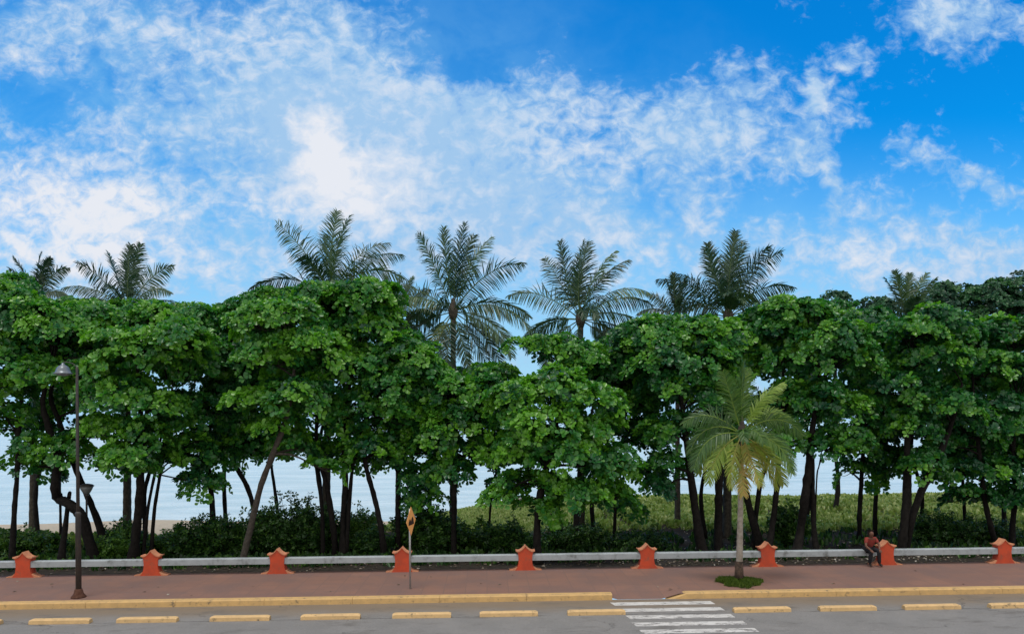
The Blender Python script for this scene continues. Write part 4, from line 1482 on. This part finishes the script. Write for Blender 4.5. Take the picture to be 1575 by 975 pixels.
# local axes: x right in the photo, -y towards the road, z up from the rail's top
J = {'pelvis': (0, .02, .10), 'waist': (.0, -.05, .27), 'chest': (-.02, -.16, .43), 'neck': (-.03, -.22, .545), 'headb': (-.04, -.25, .60), 'head': (-.05, -.29, .69), 'headt': (-.05, -.28, .775),
     'shl': (-.18, -.17, .47), 'ell': (-.27, -.30, .24), 'wrl': (-.14, -.42, .10), 'shr': (.15, -.17, .48), 'elr': (.24, -.28, .26), 'wrr': (.17, -.42, .11),
     'hil': (-.10, -.02, .09), 'knl': (-.13, -.42, .08), 'anl': (-.13, -.30, -.41), 'tol': (-.14, -.46, -.465),
     'hir': (.10, -.02, .09), 'knr': (.14, -.43, .08), 'anr': (.20, -.36, -.41), 'tor': (.23, -.51, -.465)}
ks = list(J)
ix = {k: i for i, k in enumerate(ks)}
ed = [('pelvis', 'waist'), ('waist', 'chest'), ('chest', 'neck'), ('neck', 'headb'), ('headb', 'head'), ('head', 'headt'), ('chest', 'shl'), ('shl', 'ell'), ('ell', 'wrl'),
      ('chest', 'shr'), ('shr', 'elr'), ('elr', 'wrr'), ('pelvis', 'hil'), ('hil', 'knl'), ('knl', 'anl'), ('anl', 'tol'), ('pelvis', 'hir'), ('hir', 'knr'), ('knr', 'anr'), ('anr', 'tor')]
rad = {'pelvis': .13, 'waist': .125, 'chest': .14, 'neck': .055, 'headb': .07, 'head': .092, 'headt': .055, 'shl': .065, 'ell': .042, 'wrl': .03, 'shr': .065, 'elr': .042, 'wrr': .03,
       'hil': .09, 'knl': .062, 'anl': .042, 'tol': .035, 'hir': .09, 'knr': .062, 'anr': .042, 'tor': .035}
skin_mesh('body', [J[k] for k in ks], [(ix[a], ix[b]) for a, b in ed], [rad[k] for k in ks], M['skin'], per)


def sub_skin(name, keys, edges, grow, mat, override={}):
    i2 = {k: i for i, k in enumerate(keys)}
    return skin_mesh(name, [override.get(k, J[k]) for k in keys], [(i2[a], i2[b]) for a, b in edges], [rad[k] + grow for k in keys], mat, per)


def lerp3(a, b, t):
    return tuple(a[i] * (1 - t) + b[i] * t for i in range(3))


sub_skin('shirt', ['pelvis', 'waist', 'chest', 'shl', 'ell', 'shr', 'elr'], [('pelvis', 'waist'), ('waist', 'chest'), ('chest', 'shl'), ('shl', 'ell'), ('chest', 'shr'), ('shr', 'elr')], .02, M['shirt'],
         {'ell': lerp3(J['shl'], J['ell'], .7), 'elr': lerp3(J['shr'], J['elr'], .7)})
sub_skin('trousers', ['pelvis', 'hil', 'knl', 'anl', 'hir', 'knr', 'anr'], [('pelvis', 'hil'), ('hil', 'knl'), ('knl', 'anl'), ('pelvis', 'hir'), ('hir', 'knr'), ('knr', 'anr')], .018, M['trousers'])
for s, a, t in ((-1, 'anl', 'tol'), (1, 'anr', 'tor')):
    o = skin_mesh('shoe', [J[a], lerp3(J[a], J[t], .5), J[t]], [(0, 1), (1, 2)], [.045, .05, .045], M['hair'], per)
skin_mesh('hair', [(-.05, -.25, .72), (-.05, -.24, .77), (-.05, -.215, .70)], [(0, 1), (0, 2)], [.095, .07, .08], M['hair'], per)
# hands: palm, four fingers and thumb each, resting on the knees
for s, wk, kk in ((-1, 'wrl', 'knl'), (1, 'wrr', 'knr')):
    wv = Vector(J[wk])
    hd_ = (Vector((J[kk][0], J[kk][1] - .03, J[kk][2] + .05)) - wv).normalized() if (Vector(J[kk]) - wv).length > .03 else Vector((0, -1, 0))
    hd_ = Vector((hd_.x * .3, -1, -.25)).normalized()
    sv = hd_.cross(Vector((0, 0, 1))).normalized()
    vs, es, rs = [tuple(wv), tuple(wv + hd_ * .075)], [(0, 1)], [.028, .034]
    for fi, (off, ln_) in enumerate(((-.030, .062), (-.010, .075), (.011, .070), (.030, .055))):
        b_ = len(vs)
        vs += [tuple(wv + hd_ * .085 + sv * off), tuple(wv + hd_ * (.085 + ln_ * .6) + sv * off * 1.2 + Vector((0, 0, -.012))), tuple(wv + hd_ * (.085 + ln_) + sv * off * 1.25 + Vector((0, 0, -.035)))]
        es += [(1, b_), (b_, b_ + 1), (b_ + 1, b_ + 2)]
        rs += [.0105, .0095, .008]
    b_ = len(vs)
    vs += [tuple(wv + hd_ * .04 - sv * s * .038), tuple(wv + hd_ * .075 - sv * s * .058 + Vector((0, 0, -.01)))]
    es += [(0, b_), (b_, b_ + 1)]
    rs += [.013, .010]
    skin_mesh('hand', vs, es, rs, M['skin'], per, sub=1)
